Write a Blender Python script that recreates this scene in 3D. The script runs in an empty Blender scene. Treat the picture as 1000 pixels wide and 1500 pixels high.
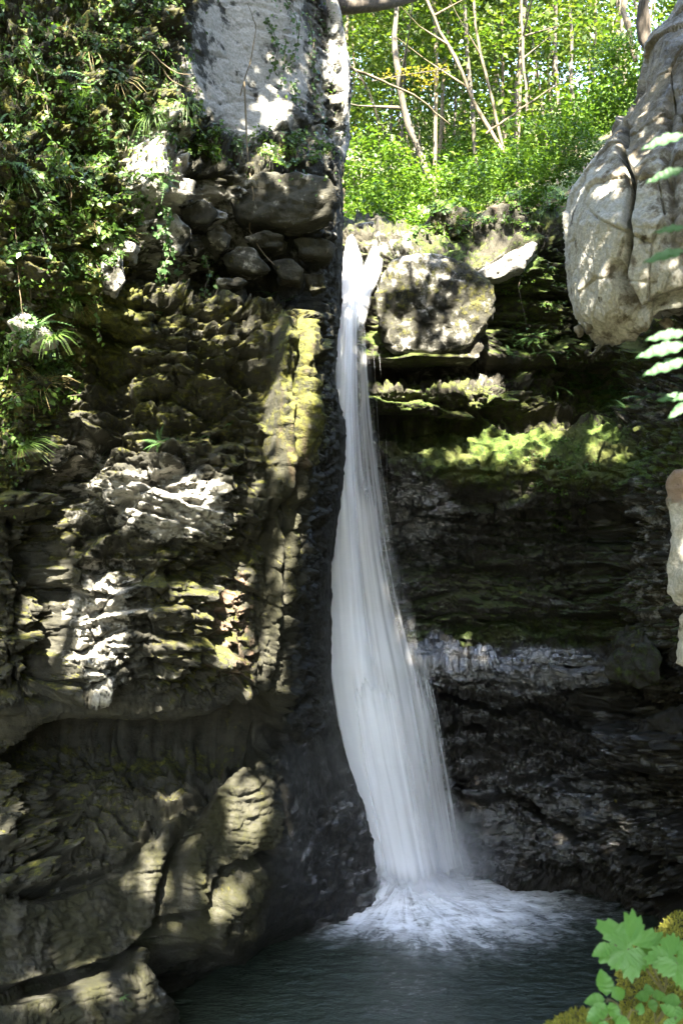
import bpy, bmesh, math, random
import numpy as np
from mathutils import Vector, Matrix
from mathutils.bvhtree import BVHTree

random.seed(7); RNG = np.random.default_rng(7)
SC = bpy.context.scene
COL = SC.collection
R = math.radians

# ------------------------------------------------------------------ camera, sky, sun, exposure
CAM_H = 4.9; FPX = 1600.0
cam_data = bpy.data.cameras.new('camera'); cam = bpy.data.objects.new('camera', cam_data); COL.objects.link(cam)
cam.location = (0, 0, CAM_H); cam.rotation_euler = (R(90), 0, 0)
cam_data.sensor_fit = 'VERTICAL'; cam_data.sensor_height = 36.0; cam_data.sensor_width = 24.0
cam_data.lens = 36.0 * FPX / 1500.0
cam_data.clip_start = 0.05; cam_data.clip_end = 2000
cam_data.dof.use_dof = True; cam_data.dof.focus_distance = 10.8; cam_data.dof.aperture_fstop = 5.6
SC.camera = cam

SUN = Vector((0.03, -0.67, 0.74)).normalized()          # towards the sun
W = bpy.data.worlds.new('World'); SC.world = W; W.use_nodes = True
wn = W.node_tree; bg = wn.nodes['Background']
sky = wn.nodes.new('ShaderNodeTexSky'); sky.sky_type = 'NISHITA'; sky.sun_disc = False
sky.sun_elevation = math.asin(SUN.z); sky.sun_rotation = math.atan2(SUN.x, SUN.y) % (2 * math.pi)
sky.air_density = 1.0; sky.dust_density = 1.0
hs = wn.nodes.new('ShaderNodeHueSaturation'); hs.inputs['Saturation'].default_value = .92
wn.links.new(sky.outputs[0], hs.inputs['Color']); wn.links.new(hs.outputs[0], bg.inputs[0]); bg.inputs[1].default_value = 0.15
sl = bpy.data.lights.new('sun', 'SUN'); sl.energy = 5.0; sl.angle = R(0.53); sl.color = (1.0, 0.93, 0.78)
so = bpy.data.objects.new('sun', sl); COL.objects.link(so)
so.rotation_euler = (-SUN).to_track_quat('-Z', 'Y').to_euler(); so.location = (-10, -12, 30)
SC.view_settings.view_transform = 'Standard'; SC.view_settings.look = 'None'
SC.view_settings.exposure = 4.4; SC.view_settings.gamma = 1.0; SC.view_settings.use_curve_mapping = False
SC.render.engine = 'CYCLES'
SC.cycles.max_bounces = 8; SC.cycles.diffuse_bounces = 4; SC.cycles.transparent_max_bounces = 24
SC.cycles.volume_bounces = 3; SC.cycles.sample_clamp_indirect = 6.0

# ------------------------------------------------------------------ small maths
def P3(px, py, Y):
    return np.array([(px - 500.0) / FPX * Y, Y, CAM_H + (750.0 - py) / FPX * Y])
def V3(px, py, Y): return Vector(P3(px, py, Y))
def to_px(P):
    return 500 + P[..., 0] / P[..., 1] * FPX, 750 - (P[..., 2] - CAM_H) / P[..., 1] * FPX
def ss(a, b, x):
    t = np.clip((x - a) / (b - a), 0, 1); return t * t * (3 - 2 * t)
def hsh(a, b=0, c=0, s=0):
    h = (np.asarray(a, np.int64) * 374761393 + np.asarray(b, np.int64) * 668265263 + np.asarray(c, np.int64) * 2147483647 + s * 974634541) & 0xFFFFFFFF
    h = ((h ^ (h >> 13)) * 1274126177) & 0xFFFFFFFF
    h = ((h ^ (h >> 16)) * 2246822519) & 0xFFFFFFFF
    return h ^ (h >> 15)
def rnd(a, b=0, c=0, s=0): return (hsh(a, b, c, s) & 0xFFFFFF) / float(0x1000000)
GR = np.array([[1,1,0],[-1,1,0],[1,-1,0],[-1,-1,0],[1,0,1],[-1,0,1],[1,0,-1],[-1,0,-1],[0,1,1],[0,-1,1],[0,1,-1],[0,-1,-1],[1,1,0],[-1,1,0],[0,-1,1],[0,-1,-1]], float)
def perlin(P, seed=0):
    I = np.floor(P).astype(np.int64); F = P - I
    U = F * F * F * (F * (F * 6 - 15) + 10)
    out = 0
    for dx in (0, 1):
        wx = U[..., 0] if dx else 1 - U[..., 0]
        for dy in (0, 1):
            wy = U[..., 1] if dy else 1 - U[..., 1]
            for dz in (0, 1):
                wz = U[..., 2] if dz else 1 - U[..., 2]
                g = GR[hsh(I[..., 0] + dx, I[..., 1] + dy, I[..., 2] + dz, seed) & 15]
                out = out + wx * wy * wz * (g[..., 0] * (F[..., 0] - dx) + g[..., 1] * (F[..., 1] - dy) + g[..., 2] * (F[..., 2] - dz))
    return out
def fbm(P, scale=1.0, octs=4, seed=0, gain=.5, ridged=False, sq=(1, 1, 1)):
    Q = P * np.array(sq) * scale; a = 1.0; s = 0; n = 0
    for o in range(octs):
        v = perlin(Q, seed + o * 13)
        if ridged: v = 1 - 2 * np.abs(v) * 1.5
        s = s + a * v; n += a; a *= gain; Q = Q * 2.03 + 7.1
    return s / n
def cells(P, seed=0):
    """jittered cell noise: nearest-cell id value, and F2-F1"""
    I = np.floor(P).astype(np.int64); d1 = np.full(P.shape[:-1], 9.); d2 = d1.copy(); idv = np.zeros(P.shape[:-1])
    for dx in (-1, 0, 1):
        for dy in (-1, 0, 1):
            for dz in (-1, 0, 1):
                a, b, c = I[..., 0] + dx, I[..., 1] + dy, I[..., 2] + dz
                d = (a + rnd(a, b, c, seed) - P[..., 0]) ** 2 + (b + rnd(a, b, c, seed + 1) - P[..., 1]) ** 2 + (c + rnd(a, b, c, seed + 2) - P[..., 2]) ** 2
                m = d < d1
                d2 = np.where(m, d1, np.minimum(d2, d)); idv = np.where(m, rnd(a, b, c, seed + 3), idv); d1 = np.where(m, d, d1)
    return idv, np.sqrt(d2) - np.sqrt(d1)
def facets(P, f, seed, tilt=.35, sq=(1, 1, 1.3), warp=.25):
    """broken planes: each jittered cell is its own tilted flat, with a cleft between"""
    Q = (P + fbm(P, 1.6 * f / 2, 2, seed + 7)[..., None] * warp / f * 2) * f * np.array(sq)
    I = np.floor(Q).astype(np.int64); d1 = np.full(Q.shape[:-1], 9.); d2 = d1.copy(); val = np.zeros(Q.shape[:-1])
    for dx in (-1, 0, 1):
        for dy in (-1, 0, 1):
            for dz in (-1, 0, 1):
                a, b, c = I[..., 0] + dx, I[..., 1] + dy, I[..., 2] + dz
                ox = a + rnd(a, b, c, seed) - Q[..., 0]; oy = b + rnd(a, b, c, seed + 1) - Q[..., 1]; oz = c + rnd(a, b, c, seed + 2) - Q[..., 2]
                d = ox * ox + oy * oy + oz * oz; m = d < d1
                v = (rnd(a, b, c, seed + 3) - .5) + tilt * 3 * (ox * (rnd(a, b, c, seed + 4) - .5) + oy * (rnd(a, b, c, seed + 5) - .5) + oz * (rnd(a, b, c, seed + 6) - .3))
                d2 = np.where(m, d1, np.minimum(d2, d)); val = np.where(m, v, val); d1 = np.where(m, d, d1)
    return val, np.sqrt(d2) - np.sqrt(d1)
def pchip(x, Y, xn):
    x = np.asarray(x, float); Y = np.asarray(Y, float); h = np.diff(x)[:, None]; d = np.diff(Y, axis=0) / h
    m = np.zeros_like(Y); m[0] = d[0]; m[-1] = d[-1]
    w1 = 2 * h[1:] + h[:-1]; w2 = h[1:] + 2 * h[:-1]; same = d[1:] * d[:-1] > 0
    dd1 = np.where(same, d[:-1], 1); dd2 = np.where(same, d[1:], 1)
    m[1:-1] = np.where(same, (w1 + w2) / (w1 / dd1 + w2 / dd2), 0)
    i = np.clip(np.searchsorted(x, xn) - 1, 0, len(x) - 2); hh = (x[i + 1] - x[i])[:, None]; t = ((xn - x[i])[:, None]) / hh
    return Y[i] * (1 + 2 * t) * (1 - t) ** 2 + hh * m[i] * t * (1 - t) ** 2 + Y[i + 1] * t * t * (3 - 2 * t) + hh * m[i + 1] * t * t * (t - 1)
def pl(x, pts):
    a = np.asarray(pts, float); return np.interp(x, a[:, 0], a[:, 1])
def seg_dist(px, py, pts):
    d = np.full(px.shape, 1e9)
    for (x0, y0), (x1, y1) in zip(pts[:-1], pts[1:]):
        vx, vy = x1 - x0, y1 - y0; t = np.clip(((px - x0) * vx + (py - y0) * vy) / (vx * vx + vy * vy), 0, 1)
        d = np.minimum(d, np.hypot(px - x0 - t * vx, py - y0 - t * vy))
    return d
def ell(px, py, cx, cy, rx, ry, soft=.4):
    return 1 - ss(1 - soft, 1 + soft, np.hypot((px - cx) / rx, (py - cy) / ry))

# ------------------------------------------------------------------ mesh building
def mesh_np(name, V, F, smooth=True, attrs=None):
    """F: (n,3) or (n,4) index array"""
    V = np.asarray(V, np.float32).reshape(-1, 3); F = np.asarray(F, np.int32); k = F.shape[1]
    me = bpy.data.meshes.new(name)
    me.vertices.add(len(V)); me.vertices.foreach_set('co', V.ravel())
    me.loops.add(F.size); me.loops.foreach_set('vertex_index', F.ravel())
    me.polygons.add(len(F)); me.polygons.foreach_set('loop_start', np.arange(0, F.size, k, dtype=np.int32))
    if smooth: me.polygons.foreach_set('use_smooth', np.ones(len(F), bool))
    me.update(calc_edges=True)
    for n, a in (attrs or {}).items():
        at = me.attributes.new(n, 'FLOAT', 'POINT'); at.data.foreach_set('value', np.asarray(a, np.float32).ravel())
    return me
def obj(name, me, mat=None, parent=None, loc=None):
    o = bpy.data.objects.new(name, me); COL.objects.link(o)
    if mat and me is not None and not me.materials: me.materials.append(mat)
    if parent: o.parent = parent
    if loc is not None: o.location = loc
    return o
def tag(o, label=None, cat=None, group=None, kind=None):
    if label: o['label'] = label
    if cat: o['category'] = cat
    if group: o['group'] = group
    if kind: o['kind'] = kind
    return o
def empty(name, loc=(0, 0, 0), rot=None):
    o = bpy.data.objects.new(name, None); COL.objects.link(o); o.location = loc; o.empty_display_size = .1
    if rot is not None: o.rotation_euler = rot
    return o
def grid_faces(nr, nc, flip=False):
    i = np.arange((nr - 1) * nc).reshape(nr - 1, nc)[:, :-1].ravel()
    f = np.stack([i, i + 1, i + nc + 1, i + nc], 1)
    return f[:, ::-1] if flip else f
def normals(P):
    du = np.gradient(P, axis=1); dv = np.gradient(P, axis=0); n = np.cross(du, dv)
    return n / (np.linalg.norm(n, axis=-1, keepdims=True) + 1e-9)
def tube(path, radii, sides=6):
    path = np.asarray(path, float); n = len(path); t = np.gradient(path, axis=0); t /= np.linalg.norm(t, axis=1, keepdims=True) + 1e-9
    up = np.array([.31, .17, .93]); a = np.cross(t, up); a /= np.linalg.norm(a, axis=1, keepdims=True) + 1e-9; b = np.cross(t, a)
    an = np.linspace(0, 2 * np.pi, sides, endpoint=False); rad = np.broadcast_to(radii, (n,))[:, None, None]
    V = path[:, None] + rad * (np.cos(an)[None, :, None] * a[:, None] + np.sin(an)[None, :, None] * b[:, None])
    f = []
    for i in range(n - 1):
        for j in range(sides):
            k = (j + 1) % sides; f.append((i * sides + j, i * sides + k, (i + 1) * sides + k, (i + 1) * sides + j))
    return V.reshape(-1, 3), np.array(f)
def merge(parts):
    Vs, Fs, o = [], [], 0
    for V, F in parts: Vs.append(V); Fs.append(np.asarray(F) + o); o += len(V)
    return np.concatenate(Vs), np.concatenate(Fs)

# ------------------------------------------------------------------ materials
class NT:
    def __init__(s, name):
        s.m = bpy.data.materials.new(name); s.m.use_nodes = True; s.t = s.m.node_tree
        s.out = s.t.nodes['Material Output']; s.bsdf = s.t.nodes['Principled BSDF']
    def n(s, typ, ins=None, **kw):
        nd = s.t.nodes.new('ShaderNode' + typ)
        for k, v in kw.items(): setattr(nd, k, v)
        for k, v in (ins or {}).items(): s.set(nd.inputs[k], v)
        return nd
    def set(s, inp, v):
        if isinstance(v, bpy.types.NodeSocket): s.t.links.new(v, inp)
        elif hasattr(v, 'outputs'): s.t.links.new(v.outputs[0], inp)
        else:
            if isinstance(v, (tuple, list)) and len(v) == 3 and inp.type == 'RGBA': v = (*v, 1)
            inp.default_value = v
    def math(s, op, a, b=None, c=None, clamp=False):
        nd = s.n('Math', operation=op, use_clamp=clamp); s.set(nd.inputs[0], a)
        if b is not None: s.set(nd.inputs[1], b)
        if c is not None: s.set(nd.inputs[2], c)
        return nd.outputs[0]
    def mix(s, f, a, b, mode='MIX'):
        nd = s.n('Mix', data_type='RGBA', blend_type=mode); s.set(nd.inputs[0], f); s.set(nd.inputs[6], a); s.set(nd.inputs[7], b); return nd.outputs[2]
    def noise(s, scale, detail=4, rough=.55, vec=None, dist=0):
        nd = s.n('TexNoise', {'Scale': scale, 'Detail': detail, 'Roughness': rough, 'Distortion': dist})
        if vec is not None: s.set(nd.inputs['Vector'], vec)
        return nd.outputs['Fac']
    def ramp(s, f, stops):
        nd = s.n('ValToRGB'); s.set(nd.inputs[0], f); e = nd.color_ramp.elements
        while len(e) < len(stops): e.new(.5)
        for el, (p, c) in zip(e, stops): el.position = p; el.color = (*c, 1) if len(c) == 3 else c
        return nd.outputs[0]
    def smooth(s, x, a, b):
        nd = s.n('MapRange', interpolation_type='SMOOTHSTEP'); s.set(nd.inputs[0], x); nd.inputs[1].default_value = a; nd.inputs[2].default_value = b; return nd.outputs[0]
    def attr(s, n): return s.n('Attribute', attribute_name=n).outputs['Fac']
    def mapping(s, scale, rot=(0, 0, 0)):
        tc = s.n('TexCoord'); mp = s.n('Mapping', {'Scale': scale, 'Rotation': rot}); s.set(mp.inputs[0], tc.outputs['Object']); return mp.outputs[0]

def rock_material(name, mc=((.011, .014, .003), (.048, .053, .009), (.125, .118, .022)), dark=(.0055, .0055, .0042), mid=(.030, .0285, .021), pale=(.23, .22, .195), warm=(.15, .10, .068), bump=.9):
    k = NT(name); obc = k.mapping((1, 1, 1)); strk = k.mapping((1, 1, .22)); lay = k.mapping((.6, .6, 3.2), (.10, -.08, 0))
    big = k.noise(1.6, 5, .6, obc); med = k.noise(7, 6, .62, obc); fine = k.noise(38, 5, .65, obc); st = k.noise(5, 4, .6, strk); ly = k.noise(4.5, 5, .6, lay)
    mixn = k.math('ADD', k.math('MULTIPLY', med, .5), k.math('ADD', k.math('MULTIPLY', ly, .3), k.math('MULTIPLY', fine, .2)))
    base = k.ramp(mixn, [(.36, dark), (.5, mid), (.64, tuple(min(1, 1.55 * c) for c in mid))])
    base = k.mix(k.math('MULTIPLY', k.smooth(st, .5, .72), .5), base, dark)                       # run-off stains
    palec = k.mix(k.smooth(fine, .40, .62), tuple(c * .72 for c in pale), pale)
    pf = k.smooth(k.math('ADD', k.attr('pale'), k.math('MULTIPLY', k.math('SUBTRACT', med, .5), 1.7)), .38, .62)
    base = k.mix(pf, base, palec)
    base = k.mix(k.math('MULTIPLY', k.smooth(k.math('ADD', k.attr('warm'), k.math('MULTIPLY', k.math('SUBTRACT', st, .5), 1.5)), .4, .7), .8), base, warm)
    base = k.mix(k.math('MULTIPLY', k.attr('khaki'), k.smooth(k.math('ADD', k.math('MULTIPLY', st, .7), k.math('MULTIPLY', fine, .3)), .36, .58)), base, k.mix(fine, (.0025, .0027, .0012), (.0215, .0210, .0058)))
    mossn = k.noise(11, 6, .7, obc)
    mossc = k.ramp(k.math('ADD', k.math('MULTIPLY', mossn, .6), k.math('MULTIPLY', fine, .4)), [(.34, mc[0]), (.5, mc[1]), (.66, mc[2])])
    mossc = k.mix(k.smooth(big, .42, .62), mossc, k.mix(.5, mossc, (.050, .040, .014)))
    mf = k.smooth(k.math('ADD', k.attr('moss'), k.math('MULTIPLY', k.math('SUBTRACT', mossn, .5), 1.7)), .34, .70)
    base = k.mix(mf, base, mossc)
    wet = k.attr('wet')
    base = k.mix(wet, base, k.mix(1.0, base, (.42, .40, .40), 'MULTIPLY'))
    b = k.bsdf; k.set(b.inputs['Base Color'], base)
    rgh = k.math('ADD', .9, k.math('MULTIPLY', wet, -.45)); rgh = k.math('ADD', rgh, k.math('MULTIPLY', k.math('MULTIPLY', mf, wet), .38), clamp=True)
    k.set(b.inputs['Roughness'], rgh); k.set(b.inputs['Specular IOR Level'], k.math('ADD', .25, k.math('MULTIPLY', wet, .15)))
    k.set(b.inputs['Coat Weight'], k.math('MULTIPLY', wet, k.smooth(k.math('ADD', k.noise(3.2, 5, .7, lay), k.math('MULTIPLY', k.math('MAXIMUM', k.math('SUBTRACT', wet, 1), 0), .5)), .50, .64))); b.inputs['Coat Roughness'].default_value = .07; b.inputs['Coat IOR'].default_value = 2.1
    h = k.math('ADD', k.math('MULTIPLY', med, .55), k.math('ADD', k.math('MULTIPLY', fine, .30), k.math('MULTIPLY', k.noise(110, 3, .6, obc), .14)))
    h = k.math('ADD', h, k.math('MULTIPLY', k.math('MULTIPLY', mf, mossn), .5))
    bp = k.n('Bump', {'Strength': bump, 'Distance': .06, 'Height': h}); k.set(b.inputs['Normal'], bp); k.set(b.inputs['Coat Normal'], k.n('Bump', {'Strength': 1.0, 'Distance': .05, 'Height': k.math('ADD', k.math('MULTIPLY', k.noise(16, 4, .6, obc, .8), .7), k.math('MULTIPLY', fine, .3))}))
    return k.m
M = {}
M['rock'] = rock_material('cliff_rock')
M['rock_pale'] = rock_material('pale_limestone', dark=(.040, .032, .022), mid=(.145, .125, .094), pale=(.34, .32, .275))
M['rock_dark'] = rock_material('dark_wet_rock', mc=((.009, .018, .003), (.034, .056, .008), (.085, .110, .018)), dark=(.010, .009, .007), mid=(.031, .028, .020), pale=(.20, .19, .165), warm=(.14, .09, .06), bump=1.0)

# ------------------------------------------------------------------ relief for rock
def strata(P, freq, amp, seed, dip=(.10, -.05), warp=1.0, blockw=1.2, groove=.4):
    w = fbm(P, .55, 3, seed) * 2.2 * warp + fbm(P, 2.3, 2, seed + 5) * .35 * warp
    t = (P[..., 2] + dip[0] * P[..., 0] + dip[1] * P[..., 1]) * freq + w
    i = np.floor(t); f = t - i
    lat = (P[..., 0] * 1.0 + P[..., 1] * .7) * blockw + rnd(i, 3, 1, seed) * 17 + fbm(P, 1.7, 2, seed + 9) * .8
    c = np.floor(lat); g = lat - c
    h = rnd(i, c, 2, seed) - .5
    e = ss(0, .16, f) * ss(0, .16, 1 - f); eg = ss(0, .05, g) * ss(0, .05, 1 - g)
    return amp * (h * e * (.6 + .4 * eg) + .5 * (f - .4) * e - groove * (1 - e) - .25 * groove * (1 - eg))
def hull_rock(name, front, depth, mat, parent=None, seed=0, sub=5, amp=.06, rnd_k=14, extra=(), attrs=None, strat=0, back_shrink=.75, drop=0):
    """boulder: hull of the outline points, closed `depth` metres behind, then weathered"""
    pts = [V3(*p) for p in front]; c = sum(pts, Vector()) / len(pts); away = Vector((c.x, c.y, 0)).normalized()
    pts += [c + (p - c) * back_shrink + away * depth - Vector((0, 0, drop)) for p in pts] + [V3(*p) for p in extra]
    bm = bmesh.new(); [bm.verts.new(p) for p in pts]; bmesh.ops.convex_hull(bm, input=bm.verts)
    cen = sum(pts, Vector()) / len(pts)
    pln = np.array([[*f.normal, f.normal.dot(f.calc_center_median() - cen)] for f in bm.faces if f.calc_area() > 1e-8]); bm.free()
    pln = np.where(pln[:, 3:4] < 0, -pln, pln)
    bm = bmesh.new(); bmesh.ops.create_icosphere(bm, subdivisions=sub, radius=1)
    D = np.array([v.co[:] for v in bm.verts]); F = np.array([[v.index for v in f.verts] for f in bm.faces]); bm.free()
    den = D @ pln[:, :3].T; r = np.where(den > 1e-3, pln[:, 3] / np.maximum(den, 1e-3), 1e3); r = np.minimum(r, 50)
    rm = (np.sum(r ** -float(rnd_k), axis=1)) ** (-1.0 / rnd_k)
    P = np.array(cen) + D * rm[:, None]
    d = fbm(P, 1.3, 4, seed) * amp * 2.2 + (fbm(P, 3.5, 4, seed + 3, ridged=True) - .3) * amp * .8 + fbm(P, 14, 3, seed + 6) * amp * .35
    idv, e = cells(P * np.array([2.2, 2.2, 2.8]) + fbm(P, 2, 2, seed + 8)[:, None] * .5, seed); d += (idv - .5) * amp * 1.3 * ss(0, .25, e) - amp * .5 * (1 - ss(0, .12, e))
    if strat: d += strata(P, 5, strat, seed)
    P = P + D * d[:, None]
    at = {k: np.full(len(P), v, float) if np.isscalar(v) else v(P) for k, v in (attrs or {}).items()}
    for k in ('moss', 'wet', 'pale', 'warm', 'khaki'): at.setdefault(k, np.zeros(len(P)))
    me = mesh_np(name, P, F, True, at); o = obj(name, me, mat, parent)
    ROCKV.append((P, F)); return o
ROCKV = []      # geometry that other things are set on
def cage(rows, wts, nr):
    """rows: [(py, [(px, depth), ...])]"""
    py = np.array([r[0] for r in rows], float); A = np.array([[list(c) for c in r[1]] for r in rows], float)
    nC = A.shape[1]; us = np.concatenate([np.linspace(j, j + 1, w, endpoint=False) for j, w in enumerate(wts)] + [[nC - 1]])
    pyn = np.linspace(py[0], py[-1], nr)
    B = pchip(py, A.reshape(len(py), -1), pyn).reshape(nr, nC, 2)
    C = pchip(np.arange(nC), B.transpose(1, 0, 2).reshape(nC, -1), us).reshape(len(us), nr, 2).transpose(1, 0, 2)
    PX = C[..., 0]; Y = C[..., 1]; PY = np.broadcast_to(pyn[:, None], PX.shape)
    return np.stack([(PX - 500) / FPX * Y, Y, CAM_H + (750 - PY) / FPX * Y], -1), PX, PY, np.broadcast_to(us[None], PX.shape)

# ------------------------------------------------------------------ left cliff
L = lambda c0, c1, c2, c3, c4, c5, c6, c7, x4=340: [(-260, c0), (0, c1), (120, c2), (240, c3), (x4, c4), c5, c6, c7, (c7[0] - 25, c7[1] + 1.6), (c7[0] - 160, c7[1] + 2.6)]
rowsL = [
 (-260, L(10.8, 10.9, 11.2, 11.6, 12.0, (430, 12.3), (455, 12.7), (470, 13.1))),
 (0,    L(9.6, 9.7, 10.1, 10.7, 11.5, (425, 11.8), (458, 12.3), (480, 12.8))),
 (100,  L(9.2, 9.3, 9.7, 10.4, 11.3, (430, 11.7), (480, 12.2), (513, 12.6))),
 (200,  L(8.9, 9.0, 9.4, 10.0, 11.0, (430, 11.3), (485, 12.0), (511, 12.6))),
 (255,  L(8.7, 8.8, 9.3, 9.8, 10.4, (430, 10.7), (480, 11.3), (501, 12.4))),
 (330,  L(8.6, 8.7, 9.3, 9.9, 10.6, (430, 10.9), (478, 11.3), (502, 12.6))),
 (405,  L(8.6, 8.7, 9.3, 9.9, 11.0, (430, 11.5), (476, 11.8), (500, 13.0))),
 (450,  L(8.7, 8.8, 9.4, 9.7, 10.0, (432, 10.3), (472, 11.9), (498, 13.2))),
 (550,  L(8.8, 8.9, 9.6, 9.7, 9.8, (452, 10.1), (478, 11.6), (491, 13.3))),
 (640,  L(8.9, 9.0, 9.55, 9.6, 9.7, (455, 10.05), (478, 11.9), (506, 13.5))),
 (700,  L(8.9, 9.0, 9.5, 9.5, 9.7, (445, 10.0), (470, 12.0), (502, 13.5))),
 (850,  L(8.9, 9.0, 9.4, 9.5, 9.8, (434, 10.1), (456, 12.0), (484, 13.6))),
 (1000, L(8.9, 9.0, 9.4, 9.6, 10.0, (416, 10.3), (448, 12.2), (486, 13.6))),
 (1042, L(9.0, 9.1, 9.6, 9.8, 10.2, (408, 10.6), (448, 12.3), (492, 13.6))),
 (1085, L(9.3, 9.6, 10.5, 10.95, 11.15, (394, 11.3), (452, 12.4), (503, 13.7))),
 (1150, L(9.25, 9.5, 10.3, 10.45, 10.4, (400, 10.8), (460, 12.4), (524, 13.8))),
 (1250, L(9.05, 9.2, 9.85, 9.95, 10.28, (394, 10.6), (465, 12.5), (547, 13.9))),
 (1350, L(8.85, 8.93, 9.42, 9.82, 10.6, (372, 10.95), (455, 12.7), (545, 13.85))),
 (1400, L(8.75, 8.85, 9.3, 9.7, 11.2, (348, 12.0), (440, 13.0), (540, 13.9), 315)),
 (1460, L(8.6, 8.7, 9.15, 9.7, 11.9, (350, 12.3), (440, 13.3), (540, 14.0), 300)),
 (1560, L(8.2, 8.3, 8.9, 9.9, 12.2, (350, 12.8), (440, 13.6), (540, 14.3), 290)),
 (1750, L(8.2, 8.3, 9.0, 10.2, 12.5, (350, 13.2), (440, 14.0), (540, 14.8), 290)),
]
P, PX, PY, U = cage(rowsL, [26, 70, 70, 64, 60, 54, 54, 12, 6], 980)
N = normals(P); N = np.where(((N * (P - np.array([0, 0, CAM_H]))).sum(-1) > 0)[..., None], -N, N)
N[:, U[0] > 7.2] *= -1 if False else 1
BRK = [(-300, 1330), (0, 1298), (100, 1286), (180, 1252), (240, 1186), (300, 1130), (372, 1090), (420, 1072), (560, 1060)]      # where the thin beds give way to smooth slabs, rising to the right
low = ss(-12, 34, PY - pl(PX, BRK) + 14 * fbm(P, 1.5, 3, 90)); side = ss(4.9, 5.5, U); flute = ss(355, 400, PX) * ss(430, 500, PY) * (1 - ss(1040, 1090, PY)) * (1 - side)
top = 1 - ss(380, 440, PY)
wx = fbm(P, 2.0, 3, 91) * 26 * (1 - .55 * low); wy = fbm(P, 2.0, 3, 92) * 26 * (1 - .55 * low)
qx, qy = PX + wx, PY + wy
D = strata(P, 3.6, .26, 11) * (1 - .92 * flute) * (1 - .82 * low) * (1 - .3 * side)
D += strata(P, 10.5, .085, 23, warp=1.6, blockw=3.2) * (1 - .92 * flute) * (1 - .80 * low) * (1 - .3 * side)
D += fbm(P, .9, 4, 31) * .30 * (1 - .7 * low)
D += (fbm(P, 2.6, 5, 37, ridged=True) - .35) * .13 * (1 - .55 * low) * (1 - .6 * flute)
D += fbm(P, 9, 4, 41) * .055 * (1 - .45 * low)
idv, e = cells(P * np.array([3.2, 3.2, 4.4]) + fbm(P, 3, 2, 44)[..., None] * .7, 43)
D += ((idv - .5) * .12 * ss(0, .3, e) - .05 * (1 - ss(0, .12, e))) * (1 - .8 * low) * (1 - .85 * flute)
fv, fe = facets(P, 2.1, 48, .5, (1, 1, 1.7)); rough = (1 - .88 * low) * (1 - .75 * flute) * (1 - .3 * side)
D += (.16 * fv - .05 * (1 - ss(0, .07, fe))) * rough
fv, fe = facets(P, 6.5, 49, .5, (1, 1, 1.9)); D += (.065 * fv - .022 * (1 - ss(0, .10, fe))) * (1 - .8 * low) * (1 - .7 * flute)
fl = np.sin(P[..., 0] * 24 + P[..., 1] * 6 + fbm(P, 1.2, 3, 51, sq=(1, 1, .35)) * 5.5)
D += (.075 * fl + .025 * np.sin(P[..., 0] * 61 + fbm(P, 2, 2, 53) * 5)) * flute
D *= 1 - .55 * side - .0 * top
D += .05 * np.sin(P[..., 0] * 9 + P[..., 2] * 1.2 + fbm(P, .9, 3, 55) * 4.5) * low * (1 - side)
def ledge(pts, depth, h1, h2, soft=10, x0=None, x1=None, fade=25, up=0):
    """a roof line: the rock falls back by `depth` beneath it, returning h1..h2 further down"""
    d = qy - pl(qx, pts); xa = pts[0][0] if x0 is None else x0; xb = pts[-1][0] if x1 is None else x1
    return (-depth * ss(0, soft, d) * (1 - ss(h1, h2, d)) + up * ss(-60, -5, d) * (1 - ss(-5, 6, d))) * ss(xa - fade, xa + fade, qx) * (1 - ss(xb - fade, xb + fade, qx)) * (U < 5.9)
def gully(pts, wd, depth): return -depth * np.exp(-(seg_dist(qx, qy, pts) / wd) ** 2) * (U < 6)
roofw = lambda N_: 1 - .8 * ss(.3, .8, -N_[..., 2])
D *= roofw(N) * (1 - .78 * ss(6.0, 6.8, U))
cave = ss(1040, 1062, PY) * (1 - ss(1075, 1120, PY)) * (1 - side); D = D * (1 - .92 * cave) + cave * (.16 * fbm(P, 2.2, 4, 66) + .05 * fbm(P, 9, 3, 67))
D += ledge([(-300, 1130), (0, 1112), (50, 1062), (130, 1046), (250, 1058), (330, 1042), (395, 1005)], .55, 30, 110, 12, up=.03)
D += ledge([(-300, 1330), (0, 1298), (100, 1288), (180, 1255), (240, 1182), (300, 1128), (372, 1088), (420, 1070)], .24, 10, 34, 6)
D += ledge([(-300, 1470), (20, 1440), (100, 1420), (180, 1392), (250, 1345)], .42, 20, 38, 6)
D += ledge([(255, 1352), (290, 1322), (330, 1268), (402, 1234)], .40, 12, 44, 7)
D += gully([(300, 1130), (272, 1230), (252, 1330), (262, 1440), (285, 1500)], 17, .38)
D += .10 * ell(qx, qy, 362, 1180, 42, 60) + .18 * ell(qx, qy, 338, 1345, 42, 60) + .10 * ell(qx, qy, 140, 1465, 140, 40)
st_ = (P[..., 2] + .22 * P[..., 0]) * 16 + fbm(P, 1.2, 3, 58) * 3; D += low * (1 - side) * (.022 * (np.abs(st_ - np.floor(st_) - .5) * 2 - .5) + .06 * fbm(P, 3.2, 4, 59, sq=(1.3, 1.3, .3)) + .05 * (np.abs(((P[..., 0] * 3.1 + fbm(P, 1.1, 2, 57) * 1.6) % 1) - .5) * 2 - .5))
D += gully([(60, 1010), (75, 900), (60, 820), (90, 740), (140, 660), (170, 600), (165, 500)], 22, .48)
D += gully([(20, 1000), (40, 860), (30, 760)], 10, .25)
D += gully([(185, 800), (150, 830), (120, 850)], 13, .22) + gully([(120, 800), (200, 725), (262, 690), (330, 640)], 9, .20)
D += gully([(175, 500), (260, 520), (330, 545), (400, 560)], 11, .16) + gully([(170, 610), (250, 625), (330, 600), (390, 575)], 9, .15)
D += gully([(160, 830), (260, 845), (360, 815), (430, 740)], 10, .20)
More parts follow.
